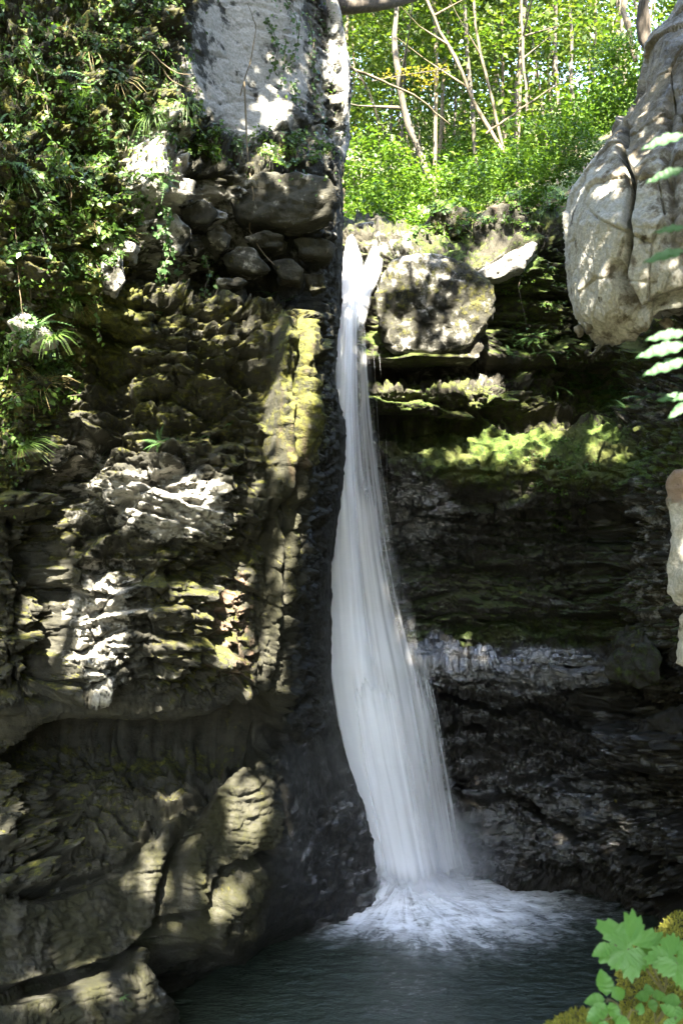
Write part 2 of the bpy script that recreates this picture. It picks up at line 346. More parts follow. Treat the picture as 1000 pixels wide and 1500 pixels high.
D += ledge([(200, 330), (250, 300), (320, 352), (420, 395), (500, 425)], .28, 30, 70, 10, 240, 520)
D += ledge([(300, 318), (360, 335), (430, 345), (500, 350)], .22, 16, 40, 9, 320, 520)
D += .22 * ell(qx, qy, 225, 250, 36, 58) + .25 * ell(qx, qy, 300, 720, 130, 70) + .18 * ell(qx, qy, 330, 500, 120, 60) + .15 * ell(qx, qy, 210, 930, 140, 80)
D += .10 * ell(qx, qy, 420, 580, 26, 120) + .08 * ell(qx, qy, 455, 560, 16, 90)
foot = ell(PX, PY, 500, 1270, 70, 110); D += foot * (.06 * (fbm(P, 5, 4, 61, ridged=True)) + .05)
D *= 1 - .93 * ell(PX, PY, 365, 80, 105, 130, .25)
D = np.where(U > 7.3, D * .4, D)
P = P + N * D[..., None] * np.array([1, 1, .75]); upf = normals(P)[..., 2]; upf = upf * np.where((normals(P) * (P - np.array([0, 0, CAM_H]))).sum(-1) > 0, -1, 1)
veg = (1 - ss(-40, 40, PY - pl(PX, [(-300, 760), (0, 740), (90, 610), (150, 470), (200, 330), (280, 205), (400, 215), (480, 240), (520, 250)])))
slab = ell(PX, PY, 370, 90, 95, 120, .3)
at = {}
nn = fbm(P, 1.1, 3, 71)
at['moss'] = np.clip(.24 + .30 * ss(.25, .75, upf) * (1 - .8 * low) + .25 * veg - .6 * slab + .16 * ss(400, 460, PY) * (1 - ss(650, 700, PY)) * ss(120, 180, PX) + .25 * ell(PX, PY, 150, 430, 60, 120) + .20 * ell(PX, PY, 450, 560, 40, 120) - .12 * low - .30 * side
    + .25 * nn - .45 * ell(PX, PY, 240, 730, 75, 55) - .35 * ell(PX, PY, 160, 930, 60, 90) - .25 * ell(PX, PY, 220, 260, 50, 70) - .12 * ell(PX, PY, 330, 340, 140, 80), 0, 1)
at['pale'] = np.clip(.15 + .42 * fbm(P, 2.6, 3, 73) - .35 * low - .3 * ell(PX, PY, 200, 1095, 300, 60) + .52 * slab + .75 * ell(PX, PY, 222, 250, 45, 70) + .55 * ell(PX, PY, 245, 735, 90, 50) + .45 * ell(PX, PY, 150, 920, 50, 100) + .35 * ell(PX, PY, 120, 700, 40, 60) + .45 * ell(PX, PY, 60, 470, 60, 40)  # cave recess made less pale: its shade is put into the colour
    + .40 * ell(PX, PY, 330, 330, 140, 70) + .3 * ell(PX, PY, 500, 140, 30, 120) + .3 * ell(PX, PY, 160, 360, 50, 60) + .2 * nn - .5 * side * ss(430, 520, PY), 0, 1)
at['warm'] = np.clip(.55 * ell(PX, PY, 345, 930, 40, 90) + .45 * ell(PX, PY, 425, 590, 40, 140) + .3 * ell(PX, PY, 350, 1110, 40, 40) + .15 * nn, 0, 1)
at['wet'] = np.clip(.40 * ss(1000, 1180, PY) * ss(4.6, 5.6, U) + .25 * side * ss(420, 520, PY) + .6 * ell(PX, PY, 300, 1470, 80, 60) + .5 * foot, 0, 1)
at['khaki'] = np.clip((low + .35 * ss(1120, 1200, PY) * (1 - low)) * (1 - side) + .7 * flute, 0, 1)
cliff_left = tag(empty('cliff'), 'layered mossy limestone cliff with overhanging ledges beside the waterfall', kind='structure')
me = mesh_np('cliff_face', P.reshape(-1, 3), grid_faces(*P.shape[:2]), True, {k: np.broadcast_to(v, PX.shape) for k, v in at.items()})
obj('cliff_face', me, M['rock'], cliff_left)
s = 3; Pd = P[::s, ::s]; ROCKV.append((Pd.reshape(-1, 3), grid_faces(*Pd.shape[:2])))

# ------------------------------------------------------------------ back wall of the gorge
pxB = [380, 470, 550, 620, 700, 780, 860, 930, 1000, 1120, 1250]
Bk = lambda *d: list(zip(pxB, d))
rowsB = [
 (322, Bk(17.6, 17.4, 17.0, 17.0, 17.2, 17.4, 17.4, 17.2, 16.6, 15.6, 15)),
 (336, Bk(15.4, 15.2, 14.9, 14.7, 14.9, 15.2, 15.5, 15.3, 14.6, 13.0, 12)),
 (380, Bk(15.0, 14.9, 14.5, 14.1, 14.2, 14.7, 15.4, 15.2, 14.2, 12.6, 11.4)),
 (450, Bk(15.0, 14.9, 14.4, 13.9, 14.0, 14.9, 15.6, 15.2, 13.6, 12.2, 11)),
 (520, Bk(15.0, 14.9, 14.4, 14.0, 14.3, 15.2, 15.8, 15.0, 13.0, 11.8, 10.6)),
 (546, Bk(15.4, 15.4, 15.2, 15.2, 15.0, 15.6, 15.9, 14.8, 12.8, 11.6, 10.4)),
 (575, Bk(15.0, 14.9, 14.5, 14.4, 14.5, 15.4, 15.7, 14.4, 12.5, 11.3, 10.2)),
 (608, Bk(15.0, 14.9, 14.5, 14.4, 14.6, 15.3, 15.4, 14.2, 12.3, 11.1, 10)),
 (626, Bk(15.3, 15.2, 15.0, 14.9, 14.8, 14.9, 14.9, 14.0, 12.2, 11.0, 10)),
 (690, Bk(14.9, 14.8, 14.5, 14.3, 14.2, 14.2, 14.1, 13.5, 12.0, 10.8, 9.8)),
 (760, Bk(14.9, 14.8, 14.6, 14.5, 14.5, 14.5, 14.4, 13.5, 11.8, 10.7, 9.7)),
 (860, Bk(14.9, 14.8, 14.6, 14.5, 14.4, 14.4, 14.3, 13.4, 11.7, 10.6, 9.6)),
 (940, Bk(14.9, 14.8, 14.6, 14.5, 14.4, 14.3, 14.2, 13.4, 11.8, 10.7, 9.7)),
 (975, Bk(14.8, 14.7, 14.4, 14.0, 13.9, 13.9, 13.9, 13.4, 12.2, 11.0, 10)),
 (1040, Bk(14.8, 14.7, 14.4, 14.1, 14.0, 14.0, 14.0, 13.4, 12.5, 11.2, 10)),
 (1150, Bk(14.9, 14.8, 14.6, 14.4, 14.2, 14.0, 13.7, 13.2, 12.5, 11.3, 10)),
 (1250, Bk(15.0, 14.9, 14.7, 14.6, 14.3, 13.9, 13.5, 13.1, 12.5, 11.4, 10.2)),
 (1300, Bk(15.1, 15.0, 14.8, 14.7, 14.35, 14.05, 13.7, 13.25, 12.6, 11.6, 10.4)),
 (1340, Bk(15.2, 15.1, 14.9, 14.9, 14.7, 14.4, 14.0, 13.4, 12.8, 11.8, 10.6)),
 (1480, Bk(15.6, 15.5, 15.4, 15.3, 15.2, 15.0, 14.6, 14.0, 13.2, 12.2, 11)),
]
P, PX, PY, U = cage(rowsB, [10, 44, 56, 64, 64, 64, 56, 52, 36, 14], 760)
N = normals(P); N = np.where(((N * (P - np.array([0, 0, CAM_H]))).sum(-1) > 0)[..., None], -N, N)
boul = ell(PX, PY, 640, 440, 120, 105, .3); mslope = ss(612, 630, PY) * (1 - ss(690, 745, PY)) * ss(540, 600, PX)
col = ss(895, 925, PX + 20 * np.sin(PY / 40)) * ss(520, 570, PY) * (1 - ss(950, 1000, PY))
wetw = ss(930, 985, PY)
wx = fbm(P, 1.6, 3, 191) * 30; wy = fbm(P, 1.6, 3, 192) * 24; qx, qy = PX + wx, PY + wy
keep = 1 - .85 * boul
D = strata(P, 2.6, .40, 111, dip=(.03, 0), warp=.8) * keep * (1 - .75 * mslope) * (1 - .7 * col)
D += strata(P, 8.5, .09, 123, dip=(.03, 0), warp=1.2, blockw=2.2) * keep * (1 - .6 * mslope) * (1 - .6 * col)
D -= .45 * boul
D += fbm(P, .8, 4, 131) * .30 + fbm(P, 8, 4, 141) * .06 * (1 + wetw)
D += (fbm(P, 2.4, 5, 137, ridged=True) - .35) * .12 * keep
idv, e = cells(P * np.array([2.6, 2.6, 5.2]) + fbm(P, 3, 2, 144)[..., None] * .8, 143)
D += ((idv - .5) * .10 * ss(0, .35, e) - .03 * (1 - ss(0, .14, e))) * keep * (1 - .8 * mslope)
idv, e = cells(P * np.array([6, 6, 5]) + fbm(P, 4, 2, 154)[..., None] * .8, 153)
D += col * ((idv - .5) * .20 * ss(0, .4, e) - .10 * (1 - ss(0, .2, e)) + .10 * np.sin(P[..., 0] * 11 - P[..., 1] * 11 + fbm(P, 1.4, 3, 157) * 4))
idv, e = cells(P * np.array([7, 7, 9]) + fbm(P, 5, 2, 164)[..., None] * .9, 163)
D += (wetw + .6 * ell(PX, PY, 590, 760, 60, 90)) * ((idv - .5) * .10 * ss(0, .5, e) - .03 * (1 - ss(0, .2, e)))
fv, fe = facets(P, 2.0, 148, .5, (1, 1, 2.2)); D += (.08 * fv - .03 * (1 - ss(0, .08, fe))) * keep * (1 - .7 * mslope)
fv, fe = facets(P, 6.5, 149, .5, (1, 1, 2.2)); D += (.055 * fv - .02 * (1 - ss(0, .1, fe))) * keep * (1 - .4 * mslope)
def ledgeB(pts, depth, h1, h2, soft=8, up=0, fade=25):
    d = qy - pl(qx, pts); return (-depth * ss(0, soft, d) * (1 - ss(h1, h2, d)) + up * ss(-40, -4, d) * (1 - ss(-4, 5, d))) * ss(pts[0][0] - fade, pts[0][0] + fade, qx) * (1 - ss(pts[-1][0] - fade, pts[-1][0] + fade, qx))
D *= roofw(N)
D += ledgeB([(520, 530), (600, 540), (680, 532), (725, 505)], .45, 14, 34, up=.1)
D += ledgeB([(540, 606), (640, 610), (700, 604), (745, 590)], .40, 12, 26, up=.08)
D += ledgeB([(740, 598), (800, 606), (900, 596)], .3, 8, 24)
D += ledgeB([(560, 740), (700, 752), (800, 748), (920, 738)], .35, 60, 120, up=.05)
D += ledgeB([(620, 835), (720, 828), (900, 826)], .22, 20, 50, up=.06) + ledgeB([(600, 905), (760, 898), (930, 905)], .26, 14, 40, up=.06)
D += ledgeB([(620, 1005), (700, 1035), (800, 1020), (930, 1000)], .35, 30, 90, up=.10)
D += ledgeB([(660, 1140), (760, 1150), (900, 1120), (1000, 1130)], .22, 20, 60, up=.05)
D += ledgeB([(770, 1262), (830, 1285), (900, 1300), (1000, 1318)], .25, 20, 50)
D += .35 * ell(qx, qy, 960, 1100, 60, 55) - .3 * ell(qx, qy, 760, 470, 40, 50) - .4 * ell(qx, qy, 860, 570, 70, 26)
P = P + N * D[..., None] * np.array([1, 1, .75]); upf = normals(P)[..., 2]; upf = upf * np.where((normals(P) * (P - np.array([0, 0, CAM_H]))).sum(-1) > 0, -1, 1)
nn = fbm(P, 1.0, 3, 171); at = {}
at['moss'] = np.clip(.16 + .45 * ss(.25, .75, upf) * (1 - wetw) + .34 * boul + .55 * mslope + .3 * ell(PX, PY, 640, 590, 110, 26) + .2 * ss(690, 940, PY) * (1 - wetw) + .2 * ell(PX, PY, 760, 930, 130, 26) + .3 * ss(735, 770, PX) * (1 - ss(600, 640, PY)) + .25 * nn
    - .35 * ell(PX, PY, 600, 740, 60, 60) - .4 * wetw - .22 * col - .25 * ell(PX, PY, 685, 480, 40, 60) - .3 * ss(330, 345, 690 - PX + 345 - 345) * 0, 0, 1)
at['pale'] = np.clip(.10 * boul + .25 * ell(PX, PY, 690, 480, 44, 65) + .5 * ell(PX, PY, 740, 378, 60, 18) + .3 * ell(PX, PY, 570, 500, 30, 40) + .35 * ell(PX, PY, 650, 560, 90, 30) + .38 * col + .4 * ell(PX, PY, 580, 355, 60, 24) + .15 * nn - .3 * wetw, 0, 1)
at['warm'] = np.clip(.35 * ell(PX, PY, 650, 720, 18, 40) + .3 * ell(PX, PY, 700, 470, 40, 60) + .10 * nn, 0, 1)
at['wet'] = np.clip(.95 * wetw + .9 * ell(PX, PY, 600, 760, 90, 70) + .7 * ell(PX, PY, 560, 700, 50, 400) * ss(600, 640, PY) + .5 * ss(690, 740, PY) * (1 - .7 * ss(780, 860, PY)) * (1 - col) + .35 * ss(700, 760, PY) - .8 * col, 0, 1) + .34 * ell(PX, PY, 740, 978, 170, 34) + .34 * ell(PX, PY, 600, 750, 60, 50) + .22 * ell(PX, PY, 800, 1200, 150, 70)
cliff_back = tag(empty('rock_wall'), 'dark stepped rock wall behind the waterfall with a mossy slope and wet base', kind='structure')
me = mesh_np('wall_face', P.reshape(-1, 3), grid_faces(*P.shape[:2]), True, {k: np.broadcast_to(v, PX.shape) for k, v in at.items()})
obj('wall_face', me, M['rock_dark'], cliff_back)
Pd = P[::3, ::3]; ROCKV.append((Pd.reshape(-1, 3), grid_faces(*Pd.shape[:2])))
# ------------------------------------------------------------------ loose blocks and slabs of the left cliff (parts of it)
gp = dict(moss=.16, pale=.28)
for i, (nm, Y, dp, pts, a) in enumerate([
    ('rock_knob', 9.45, .7, [(204, 222), (222, 206), (243, 212), (250, 245), (240, 290), (216, 297), (200, 262)], dict(pale=.9)),
    ('rock_block', 9.75, .5, [(246, 262), (268, 251), (290, 262), (286, 288), (262, 298), (246, 286)], dict(pale=.5, moss=.1)),
    ('rock_block', 9.95, .5, [(258, 304), (300, 292), (322, 308), (306, 328), (266, 326)], gp),
    ('rock_block', 9.75, .5, [(222, 322), (258, 308), (288, 340), (262, 372), (232, 360)], dict(pale=.5, moss=.15)),
    ('rock_block', 10.05, .4, [(296, 332), (322, 322), (340, 346), (330, 362), (304, 356)], gp),
    ('rock_block', 10.1, .4, [(268, 342), (292, 336), (306, 362), (284, 378)], gp),
    ('rock_slab', 10.2, .7, [(324, 372), (346, 352), (374, 360), (402, 396), (372, 402), (330, 390)], dict(pale=.35, moss=.22)),
    ('rock_slab', 10.5, .6, [(358, 346), (388, 338), (418, 343), (414, 362), (372, 364)], dict(pale=.3, moss=.25)),
    ('rock_slab', 10.7, .6, [(424, 346), (460, 342), (492, 356), (486, 378), (440, 372)], dict(moss=.2, pale=.1)),
    ('rock_block', 10.6, .5, [(400, 384), (428, 376), (446, 394), (440, 412), (410, 410)], dict(moss=.25, warm=.3)),
    ('rock_block', 10.9, .5, [(440, 396), (476, 396), (484, 422), (452, 430)], dict(moss=.3, pale=.1)),
    ('rock_slab', 9.9, .4, [(318, 408), (352, 402), (366, 412), (350, 420), (322, 418)], dict(pale=.4)),
    ('overhang_slab', 10.35, 1.4, [(332, 280), (372, 246), (440, 238), (494, 256), (496, 318), (430, 334), (345, 322)], dict(pale=.22, moss=.2, warm=.05)),
    ('rock_post', 12.25, .7, [(474, -40), (496, -20), (514, 90), (513, 165), (500, 225), (488, 215), (480, 100)], dict(pale=.62, moss=.05, warm=.15)),
    ('rock_slab', 9.25, .5, [(138, 345), (160, 338), (205, 352), (200, 372), (150, 366)], dict(pale=.6)),
    ('rock_block', 9.15, .5, [(148, 385), (176, 372), (186, 410), (170, 432), (150, 420)], dict(pale=.5, moss=.1)),
    ('rock_block', 8.7, .5, [(8, 470), (40, 452), (62, 480), (90, 500), (60, 515), (20, 505)], dict(pale=.65)),
]):
    hull_rock(nm, [(x, y, Y) for x, y in pts], dp, M['rock'], cliff_left, seed=300 + i * 7, sub=6 if 'overhang' in nm else 5, amp=.045 if i else .06, attrs=a, strat=.03)

# blocks at the lip, parts of the back wall
for i, (nm, Y, dp, pts, a) in enumerate([
    ('lip_rock', 14.7, 1.4, [(540, 352), (556, 334), (600, 330), (645, 345), (652, 366), (600, 376), (556, 366)], dict(pale=.5, moss=.25)),
    ('lip_rock', 15.2, 1.2, [(604, 334), (640, 300), (688, 292), (700, 330), (664, 352), (620, 350)], dict(pale=.35, moss=.42)),
    ('lip_rock', 14.9, 1.5, [(682, 318), (716, 286), (768, 288), (786, 330), (776, 362), (724, 392), (688, 378)], dict(pale=.28, moss=.2, warm=.3)),
    ('lip_rock', 15.6, 1.0, [(505, 346), (520, 326), (548, 322), (552, 345), (530, 356)], dict(pale=.4, moss=.2)),
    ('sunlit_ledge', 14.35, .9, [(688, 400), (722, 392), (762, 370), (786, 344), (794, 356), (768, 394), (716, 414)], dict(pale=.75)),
    ('bulging_boulder', 13.85, 1.9, [(534, 396), (556, 362), (604, 350), (668, 352), (724, 380), (744, 430), (728, 492), (684, 524), (610, 534), (552, 524), (532, 450)], dict(pale=lambda P: .40 + .5 * fbm(P, 1.4, 3, 911), moss=lambda P: .34 + .5 * fbm(P, 1.2, 3, 912))),
]):
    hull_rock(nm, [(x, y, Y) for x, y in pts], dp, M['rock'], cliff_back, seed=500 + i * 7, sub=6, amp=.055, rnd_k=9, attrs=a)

# ------------------------------------------------------------------ boulders
hb = tag(empty('hanging_boulder', V3(930, 480, 9.3)), 'huge pale limestone boulder with a dark crack hanging over the right side of the gorge', 'boulder')
def part_of(root, o):
    o.parent = root; o.matrix_parent_inverse = Matrix.Translation(-root.location); return o
def pale_streak(P): return .42 + .5 * fbm(P, 1.2, 3, 900)
sil = lambda py: np.interp(py, [-60, 20, 60, 110, 150, 182, 215, 240, 285, 330, 400, 470, 497, 520], [1010, 985, 948, 940, 930, 907, 884, 866, 836, 829, 834, 843, 872, 900])
rowsH = []
for py, bulge, Yc in [(-60, .2, 10.2), (20, .2, 9.9), (60, .3, 9.7), (110, .3, 9.6), (150, .3, 9.5), (182, .3, 9.4), (215, .35, 9.35), (240, .35, 9.3), (285, .4, 9.3), (330, .45, 9.2), (400, .45, 9.2), (455, .35, 9.2), (488, .2, 9.35), (500, -.2, 9.6), (506, -.9, 10.2)]:
    x0 = float(sil(py)); rg_ = ss(0, 1, np.array([0, .3, .6, .85, 1]))
    rowsH.append((py, [(x0 + 60, Yc + 3.0), (x0 + 10, Yc + 1.6), (x0, Yc + .55), (x0 + 14, Yc + .12), (x0 + 45, Yc - bulge * .5), (x0 + 90, Yc - bulge), (x0 + 150, Yc - bulge - .15), (1080 + .2 * (x0 - 830), Yc - bulge - .3), (1260, Yc - bulge - .2), (1420, Yc + 1.5)]))
P, PX, PY, U = cage(rowsH, [16, 34, 36, 44, 60, 60, 60, 30, 10], 420)
N = normals(P); N = np.where(((N * (P - np.array([0, 0, CAM_H]))).sum(-1) > 0)[..., None], -N, N)
qx = PX + fbm(P, 2.2, 3, 881) * 14; qy = PY + fbm(P, 2.2, 3, 882) * 14; lo = ss(300, 420, PY)
fv, fe = facets(P, 1.4, 884, .6, (1.2, 1, .8), .08); D = .06 * fv - .025 * (1 - ss(0, .03, fe))
fv, fe = facets(P, 4.0, 885, .7, (1.3, 1.2, .8), .10); D += (.022 * fv - .012 * (1 - ss(0, .09, fe))) * (.25 + .75 * lo)
D += fbm(P, 1.0, 4, 886, sq=(1.4, 1.4, .5)) * .08 + (fbm(P, 4, 5, 887, ridged=True, sq=(1.6, 1.6, .55)) - .3) * .022 + fbm(P, 11, 4, 888) * .024
crk = [(912, 180), (907, 212), (918, 246), (922, 300), (920, 345), (906, 400)]
D += -.24 * np.exp(-(seg_dist(qx, qy, crk) / 4.0) ** 2) - .05 * ss(0, 12, qx - pl(qy, [(170, 912), (212, 907), (246, 918), (300, 922), (400, 940)])) * ss(150, 200, PY) * (1 - ss(330, 420, PY))
D += -.08 * np.exp(-(seg_dist(qx, qy, [(985, 150), (975, 230), (990, 300), (980, 350)]) / 7) ** 2) - .15 * np.exp(-(seg_dist(qx, qy, [(895, 395), (935, 455), (1000, 430)]) / 8) ** 2)
D *= .35 + .65 * ss(1.2, 2.6, U)
D += -.30 * ss(0, 12, qy - pl(qx, [(830, 500), (900, 506), (935, 488), (965, 458), (1010, 446), (1200, 440)]))
P = P + N * D[..., None]; nn = fbm(P, 1.3, 3, 889, sq=(1.5, 1.5, .6))
at = dict(moss=.02 + .10 * nn, pale=np.clip(.26 + .55 * ss(180, 300, PY) * (1 - .5 * ss(930, 990, PX)) + .6 * nn, 0, 1), warm=np.clip(.16 - .1 * lo + .5 * fbm(P, 1.6, 3, 890, sq=(2, 2, .4)), 0, 1), wet=.35 * ss(940, 990, PX) * (1 - ss(220, 330, PY)))
part_of(hb, obj('boulder_face', mesh_np('boulder_face', P.reshape(-1, 3), grid_faces(*P.shape[:2]), True, {k_: np.broadcast_to(v, PX.shape) for k_, v in at.items()}), M['rock_pale']))
Pd = P[::3, ::3]; ROCKV.append((Pd.reshape(-1, 3), grid_faces(*Pd.shape[:2])))
for i, pts in enumerate([[(838, 478), (850, 470), (858, 486), (846, 494)], [(850, 470), (866, 468), (870, 482), (856, 486)], [(960, 470), (976, 462), (990, 470), (980, 484)], [(975, 484), (996, 474), (1006, 492), (985, 498)]]):
    part_of(hb, hull_rock('loose_stone', [(x, y, 9.35) for x, y in pts], .3, M['rock_pale'], None, 610 + i, 4, .02, attrs=dict(pale=.4, warm=.2)))
rb = tag(empty('split_boulder', V3(985, 990, 7.8)), 'sunlit cream boulder split in two at the right edge of the gorge', 'boulder')
for i, (nm, dp, pts, a) in enumerate([
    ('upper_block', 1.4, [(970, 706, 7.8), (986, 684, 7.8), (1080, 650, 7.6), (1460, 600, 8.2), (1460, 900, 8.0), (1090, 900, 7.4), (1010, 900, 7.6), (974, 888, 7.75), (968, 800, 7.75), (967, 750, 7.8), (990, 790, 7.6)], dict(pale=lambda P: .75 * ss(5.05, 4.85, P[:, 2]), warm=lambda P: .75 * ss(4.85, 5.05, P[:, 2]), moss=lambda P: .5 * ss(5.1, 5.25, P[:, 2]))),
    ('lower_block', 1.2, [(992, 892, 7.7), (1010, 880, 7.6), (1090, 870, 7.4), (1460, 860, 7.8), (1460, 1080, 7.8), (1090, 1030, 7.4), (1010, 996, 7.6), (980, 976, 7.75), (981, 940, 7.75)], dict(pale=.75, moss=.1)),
    ('base_block', 2.2, [(1016, 1000, 7.9), (1200, 960, 7.7), (1500, 960, 7.7), (1600, 2000, 7.4), (1200, 2000, 7.4), (1060, 2000, 7.7), (1030, 1400, 7.8)], dict(pale=.2, moss=.3))]):
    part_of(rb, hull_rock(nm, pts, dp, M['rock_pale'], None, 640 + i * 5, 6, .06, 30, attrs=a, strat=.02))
tag(hull_rock('boulder', [(928, 1090, 12.6), (948, 1050, 12.6), (1000, 1030, 12.3), (1060, 1050, 12), (1060, 1140, 12), (980, 1135, 12.4), (935, 1120, 12.6)], 1.4, M['rock_dark'], None, 660, 6, .09, attrs=dict(wet=.8, moss=.22)), 'dark wet boulder below the split cream boulder at the gorge side', 'boulder')
tag(hull_rock('boulder', [(884, 985, 12.9), (900, 925, 12.9), (940, 918, 12.6), (970, 960, 12.3), (970, 1000, 12.3), (915, 1004, 12.8)], 1.2, M['rock_dark'], None, 667, 6, .09, 40, attrs=dict(wet=.2, moss=.42)), 'dull mossy boulder in the shade just left of the split cream boulder', 'boulder')
mossy = lambda P: .62 + .25 * fbm(P, 3, 2, 905)
tag(hull_rock('boulder', [(900, 1400, 3.5), (928, 1356, 3.6), (965, 1322, 3.7), (1010, 1296, 3.8), (1250, 1290, 3.8), (1300, 1500, 3.6), (930, 1520, 3.5), (893, 1470, 3.5)], -.9, M['rock'], None, 670, 6, .03, attrs=dict(moss=mossy), back_shrink=1.1, drop=.55), 'yellow green mossy boulder behind the leafy plant at the near bank', 'boulder')
tag(hull_rock('boulder', [(772, 1512, 3.0), (795, 1486, 3.1), (835, 1474, 3.2), (890, 1476, 3.2), (960, 1490, 3.1), (1040, 1500, 3.0), (1050, 1640, 3.0), (770, 1600, 3.0)], -.6, M['rock'], None, 680, 6, .025, attrs=dict(moss=mossy), back_shrink=1.1, drop=.35), 'low rounded mossy boulder under the leafy plant at the bottom edge', 'boulder')

# ------------------------------------------------------------------ ground and pool
def ground_z(x, y):
    n = fbm(np.stack([x, y, 0 * x], -1), .22, 3, 700) * 1.1 + fbm(np.stack([x, y, 0 * x], -1), 1.1, 3, 701) * .22
    up = 8.75 + .36 * np.maximum(y - 16, 0) - .004 * np.maximum(y - 16, 0) ** 2 * (y < 60) - (y >= 60) * .004 * 44 ** 2
    side = np.maximum(x - 1.6 - .02 * y, 0) * .62 + np.maximum(-.5 - x, 0) * .75
    plateau = up + 14 * np.tanh(side / 14) + n * ss(16.6, 18.5, y)
    xl = np.interp(y, [-40, 7.4, 9.0, 9.6, 11.5, 15], [-13, -13, -5.4, -4.8, -2.2, -1.9]); xr = np.interp(y, [-40, 10, 16], [5.6, 5.4, 5.4])
    ch = ss(xl - .5, xl + .2, x) * (1 - ss(xr - .2, xr + .5, x)) * (1 - ss(16.2, 17.2, y))
    z = plateau * (1 - ch) + (-1.3) * ch
    bank = ss(.35, .8, x + .3 * (y < 2)) * (1 - ss(3.2, 4.2, y))
    bank = np.maximum(bank, (1 - ss(.8, 2.0, y)) * ss(-1.6, -.8, x))
    return np.where(ch > .5, np.maximum(z, -1.3 + bank * 4.4), z)
gu = np.linspace(-1, 1, 240); gx = 13 * gu + 600 * gu ** 7; gv = np.linspace(-1, 1, 260); gy = 16 + 22 * gv + 600 * gv ** 7
X, Y = np.meshgrid(gx, gy); Z = ground_z(X, Y); G = np.stack([X, Y, Z], -1)
k = NT('forest_floor'); oc = k.mapping((1, 1, 1)); f1 = k.noise(3, 6, .65, oc); f2 = k.noise(24, 5, .7, oc)
k.set(k.bsdf.inputs['Base Color'], k.mix(k.smooth(f1, .42, .6), k.ramp(f2, [(.35, (.035, .026, .015)), (.6, (.13, .09, .05))]), k.ramp(f2, [(.35, (.02, .04, .008)), (.6, (.07, .11, .02))])))
k.bsdf.inputs['Roughness'].default_value = .95; k.set(k.bsdf.inputs['Normal'], k.n('Bump', {'Strength': .8, 'Distance': .08, 'Height': f2})); M['floor'] = k.m
tag(obj('ground', mesh_np('ground', G.reshape(-1, 3), grid_faces(*G.shape[:2])), M['floor']), 'sloping woodland ground cut by the gorge', kind='structure')
ROCKV.append((G.reshape(-1, 3), grid_faces(*G.shape[:2])))

# pool
FX, FY = .82, 14.0                                            # where the fall lands
wx_ = np.linspace(-5.4, 6.0, 300); wy_ = np.concatenate([np.linspace(-12, 8, 60), np.linspace(8.05, 16, 320)])
X, Y = np.meshgrid(wx_, wy_); r = np.hypot((X - FX) / 1.25, (Y - FY)); th = np.arctan2(Y - FY, X - FX)
PW = np.stack([X, Y, 0 * X], -1); S3 = np.stack([th * 2.2, r * .55 - th * .2, 0 * r], -1)
Z = .05 * fbm(PW, 1.4, 3, 720) * ss(5, 1, r) + .030 * fbm(PW, 4.5, 3, 721, sq=(1, 1.6, 1)) * ss(6, .5, r) + .004 * np.sin(r * 16 - 3 * fbm(PW, .8, 2, 722)) * ss(7, 1, r) + .30 * np.exp(-(r / .55) ** 2) * (.7 + .6 * fbm(S3, 2, 3, 724)) + .006 * fbm(PW, 6, 2, 726)
foam = np.clip(1.25 * np.exp(-(r / .95) ** 2) + .66 * np.exp(-(np.maximum(r - .5, 0) / 1.1) ** 2) + .22 * ss(3.6, 1.4, r) * ss(-.6, .3, X - FX), 0, 1)
k = NT('pool_water'); oc = k.mapping((1, 1, 1))
vec = k.n('Combine' + 'XYZ'); geo = k.n('SeparateXYZ'); k.set(geo.inputs[0], k.n('TexCoord').outputs['Object'])
dx = k.math('SUBTRACT', geo.outputs[0], FX); dy = k.math('SUBTRACT', geo.outputs[1], FY)
k.set(vec.inputs[0], k.math('MULTIPLY', k.math('ARCTAN2', dy, dx), 3.0)); k.set(vec.inputs[1], k.math('MULTIPLY', k.math('SQRT', k.math('ADD', k.math('MULTIPLY', dx, dx), k.math('MULTIPLY', dy, dy))), .9))
rad = k.noise(2.6, 5, .62, vec.outputs[0], .9); fr = k.noise(7, 5, .6, k.mapping((1, 1.8, 1)), 1.2)
ff = k.smooth(k.math('MULTIPLY', k.attr('foam'), k.math('ADD', .55, k.math('MULTIPLY', k.math('SUBTRACT', k.math('ADD', k.math('MULTIPLY', rad, .6), k.math('MULTIPLY', fr, .4)),   .42), 2.8))), .10, .95)
b = k.bsdf; k.set(b.inputs['Base Color'], k.mix(ff, (.022, .030, .022), (.86, .88, .92))); k.set(b.inputs['Roughness'], k.math('ADD', .09, k.math('MULTIPLY', ff, .6)))
hh = k.math('ADD', k.math('MULTIPLY', k.noise(9, 4, .6, k.mapping((1, 2.0, 1)), .6), .7), k.math('MULTIPLY', k.noise(30, 3, .6, k.mapping((1, 2, 1))), .3))
k.set(b.inputs['Normal'], k.n('Bump', {'Strength': .6, 'Distance': .05, 'Height': hh})); M['pool'] = k.m
tag(obj('pool_water', mesh_np('pool_water', np.stack([X, Y, Z], -1).reshape(-1, 3), grid_faces(*X.shape), True, {'foam': foam}), M['pool']), 'dark green plunge pool with white foam at the foot of the fall', kind='structure')

PWp = np.stack([X, Y, 0 * X], -1)[::4, ::4]; ROCKV.append((PWp.reshape(-1, 3), grid_faces(*PWp.shape[:2])))
